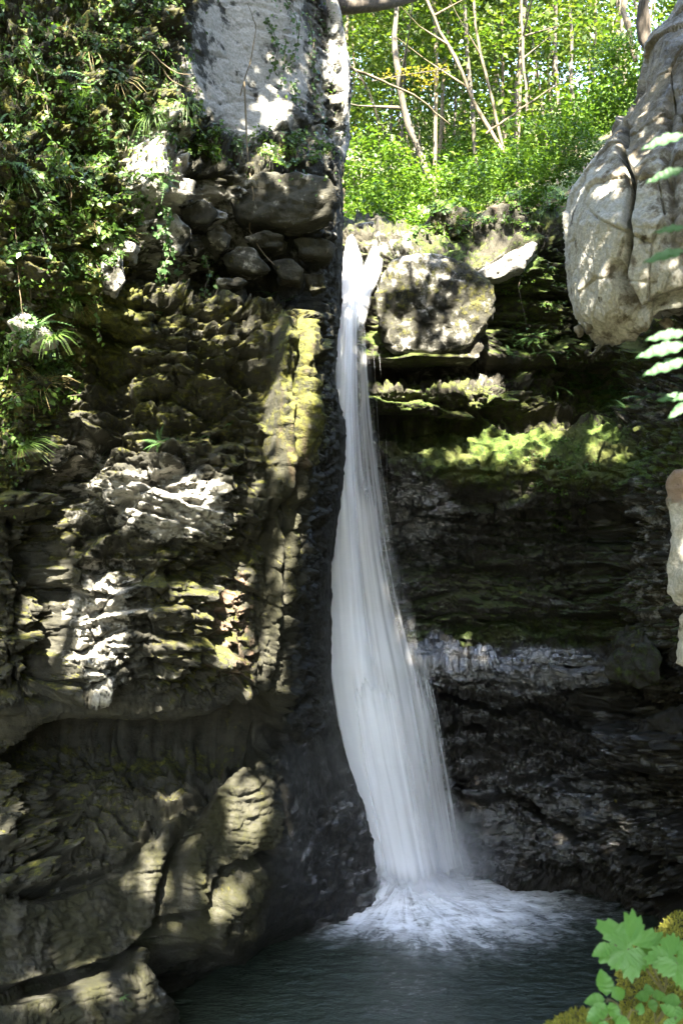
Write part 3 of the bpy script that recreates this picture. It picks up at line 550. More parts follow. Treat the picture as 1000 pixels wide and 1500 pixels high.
# ------------------------------------------------------------------ waterfall
def veil_material(name, dens, ks, kv, sharp=(.35, .7)):
    k = NT(name); at_u = k.attr('su'); at_v = k.attr('sv'); ed = k.attr('edge')
    c = k.n('CombineXYZ'); k.set(c.inputs[0], k.math('MULTIPLY', at_u, ks)); k.set(c.inputs[1], k.math('MULTIPLY', at_v, kv))
    c2 = k.n('CombineXYZ'); k.set(c2.inputs[0], k.math('MULTIPLY', at_u, ks * .22)); k.set(c2.inputs[1], k.math('MULTIPLY', at_v, kv * .9)); c2.inputs[2].default_value = 5
    s1 = k.noise(1, 3, .5, c.outputs[0], .1); s2 = k.noise(1, 3, .5, c2.outputs[0], .35)
    s = k.smooth(k.math('ADD', k.math('MULTIPLY', s1, .55), k.math('MULTIPLY', s2, .45)), *sharp)
    a = k.math('MULTIPLY', k.smooth(k.math('ADD', k.math('SUBTRACT', ed, .55), k.math('MULTIPLY', s, .95)), .05, 1.0), dens, clamp=True)
    d = k.n('BsdfDiffuse', {'Color': (.96, .965, .98)}); t = k.n('BsdfTranslucent', {'Color': (.96, .965, .98)}); m1 = k.n('MixShader', {0: .40}); k.set(m1.inputs[1], d); k.set(m1.inputs[2], t)
    tr = k.n('BsdfTransparent'); m2 = k.n('MixShader', {0: a}); k.set(m2.inputs[1], tr); k.set(m2.inputs[2], m1)
    k.t.links.new(m2.outputs[0], k.out.inputs[0]); return k.m
M['veil'] = veil_material('water_veil', .80, 13, .22, (.12, .85)); M['veil_thin'] = veil_material('water_spray', .42, 20, .35, (.35, .80)); M['splash'] = veil_material('water_splash', .5, 3.5, .6, (.25, .75))
yk = [338, 352, 380, 420, 470, 540, 600, 700, 800, 900, 980, 1050, 1120, 1200, 1260, 1300, 1318]
xl = [512, 508, 504, 500, 494, 488, 484, 480, 478, 478, 480, 490, 502, 520, 534, 538, 528]
xr = [517, 526, 540, 546, 536, 541, 545, 558, 574, 596, 617, 631, 643, 657, 667, 678, 698]
yd = [15.4, 14.95, 14.7, 14.5, 14.3, 14.15, 14.1, 14.05, 14.0, 13.95, 13.8, 13.75, 13.75, 13.85, 13.9, 13.92, 13.9]
fall = tag(empty('waterfall', (FX, FY, 0)), 'tall white silky waterfall dropping into the dark pool', kind='structure')
def veil(name, mat, off, l, rgt, y0, y1, bow=.25, seed=0, nc=46, nr=150, edge=(.12, .3), wob=.012, cut=1.0):
    py = np.linspace(y0, y1, nr); a = np.interp(py, yk, xl); b = np.interp(py, yk, xr); dpt = np.interp(py, yk, yd) - off
    u = np.linspace(0, 1, nc)[None]; lo = a + (b - a) * l; hi = a + (b - a) * rgt
    px = lo[:, None] + (hi - lo)[:, None] * u; dp = dpt[:, None] - bow * np.sin(np.pi * u) + 0 * px
    Q = np.stack([(px - 500) / FPX * dp, dp, CAM_H + (750 - py[:, None]) / FPX * dp + 0 * px], -1)
    v = np.cumsum(np.abs(np.gradient(Q[:, 0, 2])))[:, None] + 0 * px; uu = u + 0 * px
    Q[..., 1] += wob * fbm(np.stack([uu * 9, v * .35, 0 * v + seed], -1), 1, 3, seed); Q[..., 0] += wob * fbm(np.stack([uu * 5, v * .8, 0 * v + seed], -1), 1, 2, seed + 3)
    e = ss(0, edge[0], uu) * ss(0, edge[1], 1 - uu) * (ss(y1, y1 - cut * 60, py) * (ss(y0 - 1, y0 + 130, py) if y0 > 400 else 1))[:, None]
    me = mesh_np(name, Q.reshape(-1, 3), grid_faces(nr, nc), True, {'su': uu * (hi - lo).mean() / 100 + seed, 'sv': v + seed * 3.7, 'edge': e})
    o = obj(name, me, mat); return part_of(fall, o)
veil('water_curtain', M['veil'], .00, -.10, .92, 340, 1316, .18, 1, edge=(.12, .55))
veil('water_curtain', M['veil'], .10, -.05, .78, 346, 1310, .22, 2, edge=(.1, .6))
veil('water_curtain', M['veil'], .20, .00, .62, 356, 1306, .20, 3, edge=(.1, .5))
veil('water_curtain', M['veil'], .16, .30, 1.02, 640, 1316, .16, 4, edge=(.5, .65))
veil('water_curtain', M['veil'], .30, .10, .80, 930, 1318, .16, 5, edge=(.4, .5))
veil('thin_veil', M['veil_thin'], .05, .50, 1.25, 420, 1310, .10, 6, edge=(.4, .6))
veil('thin_veil', M['veil_thin'], .12, .60, 1.38, 900, 1318, .10, 7, edge=(.4, .6))
# the second jet that leaps from the right of the lip, and the spray it throws
def ribbon(name, mat, pts, w, seed, edge=.62, ny=40, nx=12):
    pts = np.array([P3(*p) for p in pts]); s = np.linspace(0, len(pts) - 1, ny); i = np.arange(len(pts)); c = np.stack([np.interp(s, i, pts[:, j]) for j in range(3)], -1)
    ww = np.interp(s, np.linspace(0, len(pts) - 1, len(w)), w)[:, None]; u = np.linspace(-1, 1, nx)[None]
    Q = c[:, None] + np.stack([u * ww, -(1 - u * u) * ww * .3, 0 * u * ww], -1); v = np.cumsum(np.linalg.norm(np.gradient(c, axis=0), axis=1))[:, None] + 0 * u
    e = (1 - np.abs(u) ** 2 * edge * 2) * ss(0, .08, s / s[-1])[:, None] * ss(1, .8, s / s[-1])[:, None]
    return part_of(fall, obj(name, mesh_np(name, Q.reshape(-1, 3), grid_faces(ny, nx), True, {'su': (u * .1 + seed + 0 * v), 'sv': v, 'edge': np.clip(e, 0, 1)}), mat))
ribbon('jet', M['veil'], [(554, 340, 15.1), (549, 368, 14.8), (540, 400, 14.5), (528, 440, 14.35), (520, 500, 14.2)], [.03, .08, .14, .16, .10], 21)
ribbon('jet', M['veil'], [(556, 378, 14.7), (546, 400, 14.5), (530, 432, 14.35), (518, 480, 14.2)], [.06, .14, .16, .1], 22)
ribbon('jet', M['veil'], [(512, 338, 15.3), (516, 370, 14.7), (520, 420, 14.45), (518, 500, 14.25)], [.05, .12, .18, .16], 23)
sp = []
for i in range(8):                                           # flying threads of water right of the fall
    x0 = random.uniform(528, 566); y0 = random.uniform(390, 470); vx = random.uniform(0, 1) ** 1.6; ln = random.uniform(30, 150); st = random.uniform(0, 380) * (.3 + .7 * random.random())
    f = lambda t: (x0 + vx * 46 * (t / 300) ** .8 + 4, y0 + t, 14.15 - .1 * vx)
    pth = [P3(*f(st + ln * q)) for q in (0, .33, .66, 1)]; sp.append(tube(pth, np.array([.0002, .0008, .0008, .0002]) * random.uniform(.6, 1.2), 3))
for i in range(3):
    t0 = random.uniform(640, 1240); ln = random.uniform(40, 160); q0 = random.uniform(.62, 1.16)
    pth = [P3(np.interp(y, yk, xl) + (np.interp(y, yk, xr) - np.interp(y, yk, xl)) * q0, y, np.interp(y, yk, yd) - .22) for y in np.linspace(t0, min(t0 + ln, 1300), 4)]
    sp.append(tube(pth, np.array([.0003, .0018, .0018, .0003]) * random.uniform(.6, 1.2), 3))
V, F = merge(sp); k = NT('water_thread'); k.set(k.bsdf.inputs['Base Color'], (.9, .91, .95)); k.bsdf.inputs['Roughness'].default_value = .3; M['thread'] = k.m
part_of(fall, tag(obj('water_threads', mesh_np('water_threads', V, F), M['thread']), kind='stuff'))
for j in range(4):                                             # splash: low soft mounds of white water
    nr, nc = 24, 72; th = np.linspace(0, 2 * math.pi, nc)[None] + 0 * np.zeros((nr, 1)); rr = np.linspace(0, 1, nr)[:, None] + 0 * th; R0 = [.45, .65, .85, .6][j]; H = [.42, .30, .18, .26][j]; wv = 1 + .18 * fbm(np.stack([np.cos(th) * 1.6, np.sin(th) * 1.6, rr * 0 + j * 3], -1), 1, 2, 800 + j)
    x = FX + [.0, .08, .16, .3][j] + np.cos(th) * rr * R0 * 1.2 * wv; y = FY - .05 + np.sin(th) * rr * R0 * .85 * wv; z = H * (1 - ss(0, 1, rr)) * (1 + .25 * fbm(np.stack([np.cos(th) * 2 * rr, np.sin(th) * 2 * rr, 0 * rr + j], -1), 1.5, 3, 820 + j)) + .015
    part_of(fall, obj('splash', mesh_np('splash', np.stack([x, y, z], -1).reshape(-1, 3), grid_faces(nr, nc), True, {'su': np.abs(th - math.pi) * .6 + j, 'sv': rr * 2, 'edge': .95 * (1 - ss(.15, 1, rr))}), M['splash']))
k = NT('mist'); k.t.nodes.remove(k.bsdf); gsp = k.n('SeparateXYZ'); tc = k.n('TexCoord'); ln_ = k.n('VectorMath', operation='LENGTH'); k.set(ln_.inputs[0], tc.outputs['Object'])
dn = k.math('MULTIPLY', k.math('POWER', k.math('SUBTRACT', 1, ln_.outputs['Value'], clamp=True), 1.5), 1.5); vol = k.n('VolumePrincipled', {'Color': (.95, .96, 1.0), 'Density': dn}); k.t.links.new(vol.outputs[0], k.out.inputs['Volume']); M['mist'] = k.m
bm = bmesh.new(); bmesh.ops.create_icosphere(bm, subdivisions=3, radius=1); me = bpy.data.meshes.new('mist'); bm.to_mesh(me); bm.free()
mo = obj('mist', me, M['mist']); mo.scale = (1.25, .60, 1.0); mo.location = (FX + .22, FY - .25, .42); tag(mo, kind='stuff'); mo.location -= fall.location; mo.parent = fall
# ------------------------------------------------------------------ leaves, plants, trees
def leaf_material(name, c0, c1, trans=.42, rough=.5, tcol=None, veins=False):
    k = NT(name); ri = k.n('NewGeometry').outputs['Random Per Island']; tn = k.noise(2.5, 3, .6, k.mapping((1, 1, 1)))
    f = k.math('ADD', k.math('MULTIPLY', ri, .7), k.math('MULTIPLY', tn, .3))
    c = k.mix(f, c0, c1); b = k.bsdf; b.inputs['Roughness'].default_value = rough; b.inputs['Specular IOR Level'].default_value = .35
    if veins:
        wv = k.n('TexWave', {'Scale': 22, 'Distortion': 2.5, 'Detail': 2}); k.set(wv.inputs['Vector'], k.mapping((1, 1, 1)))
        k.set(b.inputs['Normal'], k.n('Bump', {'Strength': .25, 'Distance': .004, 'Height': wv.outputs['Fac']})); c = k.mix(k.math('MULTIPLY', k.noise(9, 4, .6, k.mapping((6, 6, 6))), .5), c, k.mix(.5, c, c1))
    k.set(b.inputs['Base Color'], c); t = k.n('BsdfTranslucent'); k.set(t.inputs[0], k.mix(1, c, tcol or (1.5, 1.5, .7), 'MULTIPLY')); m = k.n('MixShader', {0: trans})
    k.set(m.inputs[1], b.outputs[0]); k.set(m.inputs[2], t); k.t.links.new(m.outputs[0], k.out.inputs[0]); return k.m
M['leaf_forest'] = leaf_material('forest_leaf', (.017, .045, .006), (.062, .083, .012), .5)
M['leaf_canopy'] = leaf_material('canopy_leaf', (.03, .07, .01), (.06, .11, .02), .22)
M['leaf_yellow'] = leaf_material('yellow_leaf', (.10, .085, .014), (.15, .125, .022), .5)
M['leaf_shrub'] = leaf_material('shrub_leaf', (.026, .070, .008), (.080, .125, .016), .45)
M['leaf_dark'] = leaf_material('ivy_leaf', (0.0168, 0.0420, 0.0101), (0.0521, 0.0924, 0.0210), .3, .42)
M['leaf_herb'] = leaf_material('herb_leaf', (0.0269, 0.0672, 0.0092), (0.0840, 0.1344, 0.0235), .4)
M['leaf_blue'] = leaf_material('fern_leaf', (0.0286, 0.0714, 0.0218), (0.0714, 0.1302, 0.0420), .4)
M['leaf_near'] = leaf_material('near_leaf', (.040, .120, .022), (.080, .180, .036), .42, .45, veins=True)
M['leaf_pale'] = leaf_material('pale_leaf', (.030, .078, .032), (.045, .10, .042), .45, .5, veins=True)
M['straw'] = leaf_material('dry_grass', (.16, .12, .05), (.30, .24, .11), .3, .7)
M['moss_tuft'] = leaf_material('moss_tuft', (.085, .095, .013), (.22, .21, .034), .3, .9)
def bark_material(name, a, bcol):
    k = NT(name); v = k.mapping((9, 9, 1.5)); n1 = k.noise(3, 5, .65, v); k.set(k.bsdf.inputs['Base Color'], k.ramp(n1, [(.35, a), (.65, bcol)])); k.bsdf.inputs['Roughness'].default_value = .9
    k.set(k.bsdf.inputs['Normal'], k.n('Bump', {'Strength': .6, 'Distance': .02, 'Height': n1})); return k.m
M['bark'] = bark_material('bark', (.022, .018, .011), (.075, .060, .038)); M['bark_pale'] = bark_material('pale_bark', (.045, .034, .017), (.115, .086, .046)); M['bark_dark'] = bark_material('dark_bark', (.02, .016, .012), (.07, .055, .04))

def frames(n, rng, up=.5, spread=1.0):
    """random leaf directions; the blade faces mostly up"""
    d = rng.normal(size=(n, 3)); d[:, 2] = d[:, 2] * .5 - .25; d /= np.linalg.norm(d, axis=1, keepdims=True)
    z = rng.normal(size=(n, 3)) * spread; z[:, 2] = np.abs(z[:, 2]) + up; s = np.cross(z, d); s /= np.linalg.norm(s, axis=1, keepdims=True) + 1e-9
    return d, s, np.cross(d, s)
def leaves(C, size, rng, wid=.32, fold=.12, up=.5, spread=1.0, dirs=None):
    """kite-shaped folded leaves, two triangles... (four corners and a fold) each"""
    n = len(C); d, s, z = frames(n, rng, up, spread) if dirs is None else dirs
    L_ = (size * rng.uniform(.65, 1.3, n))[:, None]; w = L_ * wid
    a = C; b = C + d * L_ * .45 + s * w + z * w * fold * 2; c = C + d * L_ - z * L_ * .10; e = C + d * L_ * .45 - s * w + z * w * fold * 2
    V = np.stack([a, b, c, e], 1).reshape(-1, 3); i = np.arange(n)[:, None] * 4
    return V, np.concatenate([i + [0, 1, 2], i + [0, 2, 3]], 1).reshape(-1, 3)
def blob_pts(n, rng, cs, rs):
    """points scattered through a set of overlapping clumps, thicker towards their shells"""
    i = rng.integers(0, len(cs), n); v = rng.normal(size=(n, 3)); v /= np.linalg.norm(v, axis=1, keepdims=True)
    r = rng.uniform(0, 1, n) ** .45
    return np.asarray(cs)[i] + v * (r[:, None] * np.asarray(rs)[i])

# --- background wood
def crown_mesh(name, seed, n, h, wid, size, low=.3):
    rng = np.random.default_rng(seed); nb = 26; cs = np.stack([rng.normal(0, wid * .45, nb), rng.normal(0, wid * .45, nb), rng.uniform(low * h, h, nb)], 1); rs = np.stack([rng.uniform(.3, .75, nb) * wid * .6] * 2 + [rng.uniform(.10, .28, nb) * wid], 1)
    return mesh_np(name, *leaves(blob_pts(n, rng, cs, rs), size, rng, up=.9), smooth=False)
crowns = [crown_mesh('crown', 40 + i, 2300, 8.5, 2.3, .12, [.05, .2, .35, .1][i]) for i in range(4)]
def trunk_path(pts, wig, seed):
    pts = np.array(pts, float); rng = np.random.default_rng(seed); s = np.linspace(0, len(pts) - 1, 14); p = np.stack([np.interp(s, range(len(pts)), pts[:, j]) for j in range(3)], 1)
    q = rng.normal(0, wig, (14, 3)); q[0] = q[-1] = 0; q[:, 2] = 0; return p + (q + np.roll(q, 1, 0) + np.roll(q, -1, 0)) / 2
def tree(name, label, pts, r0, r1, mat, seed, crown=None, limbs=3, group=None, cm='leaf_forest', crot=0, csc=1.0, coff=-.5):
    rng = np.random.default_rng(seed); p = trunk_path(pts, min(.05, r0 * .7), seed); b = Vector(p[0]); root = tag(empty(name, b), label, 'tree', group)
    V, F = tube(p - np.array(b), np.linspace(r0, r1, 14) * (1 + .12 * rng.normal(size=14)), 8); obj('trunk', mesh_np('trunk', V, F), mat, root)
    for j in range(limbs):
        i = rng.integers(5, 13); a = rng.uniform(0, 6.28); ln = rng.uniform(.8, 2.0); q = p[i] - np.array(b); d = np.array([math.cos(a), math.sin(a), rng.uniform(.3, 1.1)])
        V, F = tube(np.array([q, q + d * ln * .5 + rng.normal(0, .06, 3), q + d * ln]), [r1 * .8 + r0 * .15, r0 * .18, r0 * .06], 5); obj('limb', mesh_np('limb', V, F), mat, root)
    if crown is not None:
        c = obj('crown', crown, M[cm], root); c.location = (rng.normal(0, .3), rng.normal(0, .3), coff); c.rotation_euler = (0, 0, crot); c.scale = (csc, csc, csc)
        c.location.x += (p[-1][0] - p[0][0]) * .5
    return root
def on_ground(x, y): return float(ground_z(np.array([x]), np.array([y]))[0])
named = [
 ('thick mossy grey trunk leaning over the stream above the lip', [(648, 300), (606, 205), (586, 120), (578, 30), (574, -60)], 18.5, 9, 6, 'bark', 0),
 ('slender pale tree leaning left across the middle of the wood', [(738, 228), (692, 140), (650, 52), (606, -40)], 18, 5.5, 3.5, 'bark_pale', 1),
 ('thin pale sapling growing upright from the foot of the leaning tree', [(736, 215), (712, 120), (694, 20), (690, -50)], 18.2, 4, 3, 'bark_pale', None),
 ('straight brown pole tree left of the green bank', [(772, 165), (764, 80), (770, -40)], 19, 4, 3, 'bark', None),
 ('pale straight tree just left of the dark trunk above the boulder', [(928, 90), (918, 20), (906, -60)], 17, 8, 7, 'bark_pale', None),
 ('very dark thick trunk above the hanging boulder', [(962, 170), (952, 20), (944, -130)], 12.2, 17, 15, 'bark_dark', None)]
for i, (lab, pp, Yd, r0, r1, bm_, cr) in enumerate(named):
    tree('leaning_tree' if 'lean' in lab else 'tree', lab, [P3(x, y, Yd) for x, y in pp], r0 * .58 * Yd / FPX, r1 * .58 * Yd / FPX, M[bm_], 50 + i, None if cr is None else crowns[cr], 3 if i < 4 else 0, coff=2.6)
rng = np.random.default_rng(99); kinds = [('slim brown stemmed tree in the wood', 'bark'), ('slim pale stemmed tree in the wood', 'bark_pale')]
for i in range(60):                                             # the wood on the slope beyond the lip
    y = 19.5 + 20 * ((i + .5) / 60) ** 1.1; px = rng.uniform(440, 960); x = (px - 500) / FPX * y; g = on_ground(x, y); lx = rng.normal(-.5, 1.2); kd = kinds[rng.integers(0, 2)]
    hgt = rng.uniform(8, 10); r = rng.uniform(.022, .055)
    tree('slim_tree', kd[0], [(x, y, g - .2), (x + lx * .3, y, g + hgt * .45), (x + lx, y + rng.normal(0, .3), g + hgt)], r, r * .5, M[kd[1]], 200 + i, crowns[i % 4], 2, 'slim trees of the wood', crot=rng.uniform(0, 6.28), csc=rng.uniform(.85, 1.25), coff=rng.uniform(-.3, .8))
# far wood that reads as one mass
rng = np.random.default_rng(5); cs = []; rs = []
for i in range(420):
    y = rng.uniform(40, 52); x = rng.uniform(-6, 22); g = on_ground(x, y); cs.append((x, y, g + rng.uniform(0, 19))); rs.append((rng.uniform(1, 2), rng.uniform(.8, 1.5), rng.uniform(.4, 1.0)))
tag(obj('far_wood', mesh_np('far_wood', *leaves(blob_pts(84000, rng, cs, rs), .24, rng, up=.8), smooth=False), M['leaf_forest']), 'mass of sunlit leaves far up the wooded slope', kind='stuff')
# bushes on the slope and the bank
def bush_mesh(name, seed, n, w, h, size, wid=.32):
    rng = np.random.default_rng(seed); nb = 14; cs = np.stack([rng.normal(0, w * .42, nb), rng.normal(0, w * .42, nb), rng.uniform(.1, h, nb)], 1); rs = np.stack([rng.uniform(.25, .5, nb) * w] * 2 + [rng.uniform(.12, .3, nb) * h], 1)
    return mesh_np(name, *leaves(blob_pts(n, rng, cs, rs), size, rng, wid=wid, up=1.0), smooth=False)
bushes = [bush_mesh('foliage', 70 + i, [900, 1100, 800, 1000][i], 1.0, .8, [.09, .075, .11, .085][i]) for i in range(4)]
rng = np.random.default_rng(17); spots = []
for i in range(56):
    y = rng.uniform(17.6, 27); px = rng.uniform(490, 930); spots.append(((px - 500) / FPX * y, y, 1.0))
blab = ['bright green bush behind the lip', 'dark green bush behind the lip']
def bush(x, y, z, sc, lab, mat, rot, mesh, group):
    r_ = tag(empty('bush', (x, y, z)), lab, 'bush', group); f = obj('foliage', mesh, mat, r_); f.rotation_euler = (.35 * math.sin(rot * 7), .35 * math.cos(rot * 5), rot); f.scale = (sc, sc, sc * .9); return r_
for i, (x, y, sc) in enumerate(spots):
    dk = (x < 1.0) and rng.random() < .6; bush(x, y, on_ground(x, y) - .05, rng.uniform(.4, 1.35), blab[dk], M['leaf_dark' if dk else 'leaf_shrub'], rng.uniform(0, 6), bushes[i % 4], 'bushes of the wood floor')
for i, (px, py, Yd, sc, lab, mt) in enumerate([
    (560, 300, 16.4, .8, 'leafy dark green bush hanging over the lip left of the pale rocks', 'leaf_shrub'), (600, 262, 17.0, .9, 'bush with glossy leaves at the foot of the mossy grey trunk', 'leaf_shrub'), (535, 240, 17, .8, 'green bush beside the cliff edge above the lip', 'leaf_dark'),
    (725, 262, 15.8, .75, 'blue green bush on the bank right above the brown lip rock', 'leaf_blue'), (775, 235, 15.6, .75, 'fresh green bush half way up the bank', 'leaf_shrub'), (822, 215, 15.2, .8, 'sunlit pale green bush on the bank near the boulder', 'leaf_shrub'), (800, 270, 15.3, .55, 'small shaded bush below the sunlit bank', 'leaf_dark'),
    (860, 175, 14.6, .75, 'bright grassy bush close against the hanging boulder', 'leaf_shrub'), (892, 125, 14.2, .75, 'bright bush above the shoulder of the hanging boulder', 'leaf_shrub'), (905, 80, 13.6, .6, 'topmost bright bush beside the dark trunk', 'leaf_shrub'), (688, 262, 16.4, .7, 'bush on the left end of the bank', 'leaf_herb'), (850, 235, 14.8, .5, 'small lush bush wedged behind the boulder', 'leaf_shrub')]):
    q = P3(px, py, Yd); bush(q[0], q[1], q[2] - .35 * sc, sc, lab, M[mt], i * 1.3, bushes[i % 4], None)
# bare sticks across the wood
for lab, pts, r in [('long pale fallen branch slanting down from the cliff edge', [(512, 98, 16), (560, 120, 16.3), (612, 142, 16.8), (662, 182, 17.2)], .022), ('thin pale stick slanting up to the right across the wood', [(712, 196, 17.5), (770, 152, 17.5), (852, 103, 17.6)], .018),
                    ('dark arching twig close beside the cliff edge', [(503, 40, 14), (508, 90, 14), (540, 130, 14.2), (566, 200, 14.6)], .010), ('long dark twig arching over the lip', [(500, 100, 14), (530, 118, 14.2), (552, 170, 14.4), (560, 250, 14.8)], .008)]:
    p = trunk_path([P3(*q) for q in pts], r * 1.2, 3); tag(obj('fallen_branch' if 'stick' in lab or 'branch' in lab else 'twig', mesh_np('branch', *tube(p, np.linspace(r, r * .5, 14), 6)), M['bark_pale' if 'pale' in lab else 'bark_dark']), lab, 'branch')
yl = tag(empty('yellow_spray', P3(590, 110, 17.6)), 'spray of yellow autumn leaves beside the mossy trunk', 'branch'); rg = np.random.default_rng(3)
q = blob_pts(170, rg, [(-.15, 0, 0), (.2, 0, .04), (.5, 0, .1), (.3, .1, -.1)], [(.3, .3, .09)] * 4); part_of(yl, obj('leaf_spray', mesh_np('leaf_spray', *leaves(q, .06, rg, up=1.4), smooth=False), M['leaf_yellow'])).location = (0, 0, 0)
tag(yl.children[0], kind='stuff'); yl.children[0].matrix_parent_inverse = Matrix.Identity(4); V, F = tube(np.array([(-.5, 0, -.1), (0, 0, 0), (.7, 0, .1)]), .008, 5); obj('stem', mesh_np('stem', V, F), M['bark_dark'], yl)
log = np.array([P3(440, 2, 13.6), P3(500, 8, 13.8), P3(560, 2, 14.2), P3(640, -22, 15)]); tag(obj('fallen_log', mesh_np('fallen_log', *tube(trunk_path(log, .01, 4), .12, 10)), M['bark_dark']), 'dark log lying across the gorge at the top edge', 'log')

# --- plants that grow on the rock
allV, allF = merge([(v, f if f.shape[1] == 3 else np.concatenate([f[:, [0, 1, 2]], f[:, [0, 2, 3]]])) for v, f in ROCKV])
BVH = BVHTree.FromPolygons(allV.tolist(), allF.tolist())
EYE = Vector((0, 0, CAM_H))
def hit(px, py):
    d = Vector(((px - 500) / FPX, 1, (750 - py) / FPX)).normalized(); l, n, i, ds = BVH.ray_cast(EYE, d)
    if l is None: return None
    if n.dot(d) > 0: n = -n
    return l, n
def frond_strip(L_, wid, n, droop, rng):
    """one fern frond: a bent midrib with paired leaflets"""
    V, F = [], []; t = np.linspace(.08, 1, n)
    for s in (-1, 1):
        for a in t:
            x = a * L_; z = L_ * (.30 * a - droop * a * a); w = wid * L_ * math.sin(math.pi * min(1, a * .85 + .15)) ** .8 * (1.08 - a * .75); dx = w * .45; h = L_ / n * .55; i = len(V)
            V += [(x - h, 0, z), (x + dx * .4, s * w * .5, z - w * .05), (x + dx, s * w, z - w * .22), (x + h, 0, z)]; F += [(i, i + 1, i + 3), (i + 1, i + 2, i + 3)]
    i = len(V)
    for a in np.linspace(0, 1, n): x = a * L_; z = L_ * (.30 * a - droop * a * a); V += [(x, -.004 * (1.2 - a), z + .001), (x, .004 * (1.2 - a), z + .001)]
    for j in range(n - 1): F += [(i + 2 * j, i + 2 * j + 2, i + 2 * j + 1), (i + 2 * j + 1, i + 2 * j + 2, i + 2 * j + 3)]
    return np.array(V), np.array(F)
fr = np.random.default_rng(31)
frond_me = [mesh_np('frond', *frond_strip(.26, .20, 11, d_, fr), smooth=False) for d_ in (.45, .75, 1.0)]
for m in frond_me: m.materials.append(M['leaf_blue'])
def rot_to(n, spin):
    z = (n * .55 + Vector((0, 0, .75))).normalized(); x = z.orthogonal().normalized(); return (Matrix.Rotation(spin, 3, z) @ Matrix((x, z.cross(x), z)).transposed())
def fern(loc, n, sc, lab, group, rng, nf=7, mat=None):
    root = tag(empty('fern', loc), lab, 'fern', group); root.rotation_euler = rot_to(n, 0).to_euler()
    for j in range(nf):
        f = obj('frond', frond_me[rng.integers(0, 3)], None, root); f.rotation_euler = (0, -rng.uniform(.1, .6), j * 6.283 / nf + rng.uniform(-.3, .3)); v = sc * rng.uniform(.7, 1.2); f.scale = (v, v, v)
    return root
def herb_mesh(name, seed, n, w, h, size, wid, hang=0):
    rng = np.random.default_rng(seed); st, C, D = [], [], []
    for s_ in range(7):
        a = rng.uniform(0, 6.28); d = np.array([math.cos(a) * w, math.sin(a) * w, h * rng.uniform(.5, 1)]); p = np.array([[0, 0, 0], d * [.35, .35, .6], d * [1, 1, 1 - hang]]); p[1:] += rng.normal(0, .015, (2, 3)); st.append(tube(p, [.004, .003, .0015], 3))
        for q in range(n // 7): t = rng.uniform(.25, 1); c = np.array([np.interp(t, [0, .5, 1], p[:, j]) for j in range(3)]); C.append(c + rng.normal(0, size * .25, 3))
    C = np.array(C); return mesh_np('stem', *merge(st)), mesh_np(name, *leaves(C, size, rng, wid=wid, up=1.0), smooth=False)
herbs = [herb_mesh('leaves', 80 + i, [56, 70, 63, 49][i], [.16, .2, .12, .18][i], [.16, .12, .22, .1][i], [.062, .052, .075, .05][i], [.3, .36, .22, .42][i], [0, .5, 0, .9][i]) for i in range(4)]
def herb(loc, n, sc, lab, cat, name, group, mat, rng, k=None):
    k = rng.integers(0, 4) if k is None else k; root = tag(empty(name, loc), lab, cat, group); root.rotation_euler = rot_to(n, rng.uniform(0, 6.28)).to_euler(); root.scale = (sc,) * 3
    obj('stem', herbs[k][0], M['bark'], root); l = obj('leaves', herbs[k][1].copy() if False else herbs[k][1], None, root)
    if not l.data.materials: l.data.materials.append(M['leaf_herb'])
    l.material_slots[0].link = 'OBJECT'; l.material_slots[0].material = mat; return root
def blade_mesh(seed, n, L_):
    rng = np.random.default_rng(seed); V, F = [], []
    for j in range(n):
        a = rng.uniform(0, 6.28); l = L_ * rng.uniform(.5, 1.2); d = np.array([math.cos(a), math.sin(a), 0]); s = np.array([-d[1], d[0], 0]) * .0035; o = rng.normal(0, .02, 3) * [1, 1, 0]; i = len(V)
        for t in (0, .35, .7, 1): c = o + d * l * t * .75 + np.array([0, 0, l * (.75 * t - .95 * t * t)]); w = 1 - t * .85; V += [c + s * w, c - s * w]
        F += [(i, i + 1, i + 3, i + 2), (i + 2, i + 3, i + 5, i + 4), (i + 4, i + 5, i + 7, i + 6)]
    return mesh_np('blades', np.array(V), np.array(F), smooth=False)
tufts = [blade_mesh(90 + i, 46, .26) for i in range(3)]
def tuft(loc, n, sc, lab, group, mat, rng):
    root = tag(empty('grass_tuft', loc), lab, 'grass', group); root.rotation_euler = rot_to(n, rng.uniform(0, 6)).to_euler(); root.scale = (sc,) * 3; b_ = obj('blades', tufts[rng.integers(0, 3)], None, root)
    if not b_.data.materials: b_.data.materials.append(mat)
    b_.material_slots[0].link = 'OBJECT'; b_.material_slots[0].material = mat
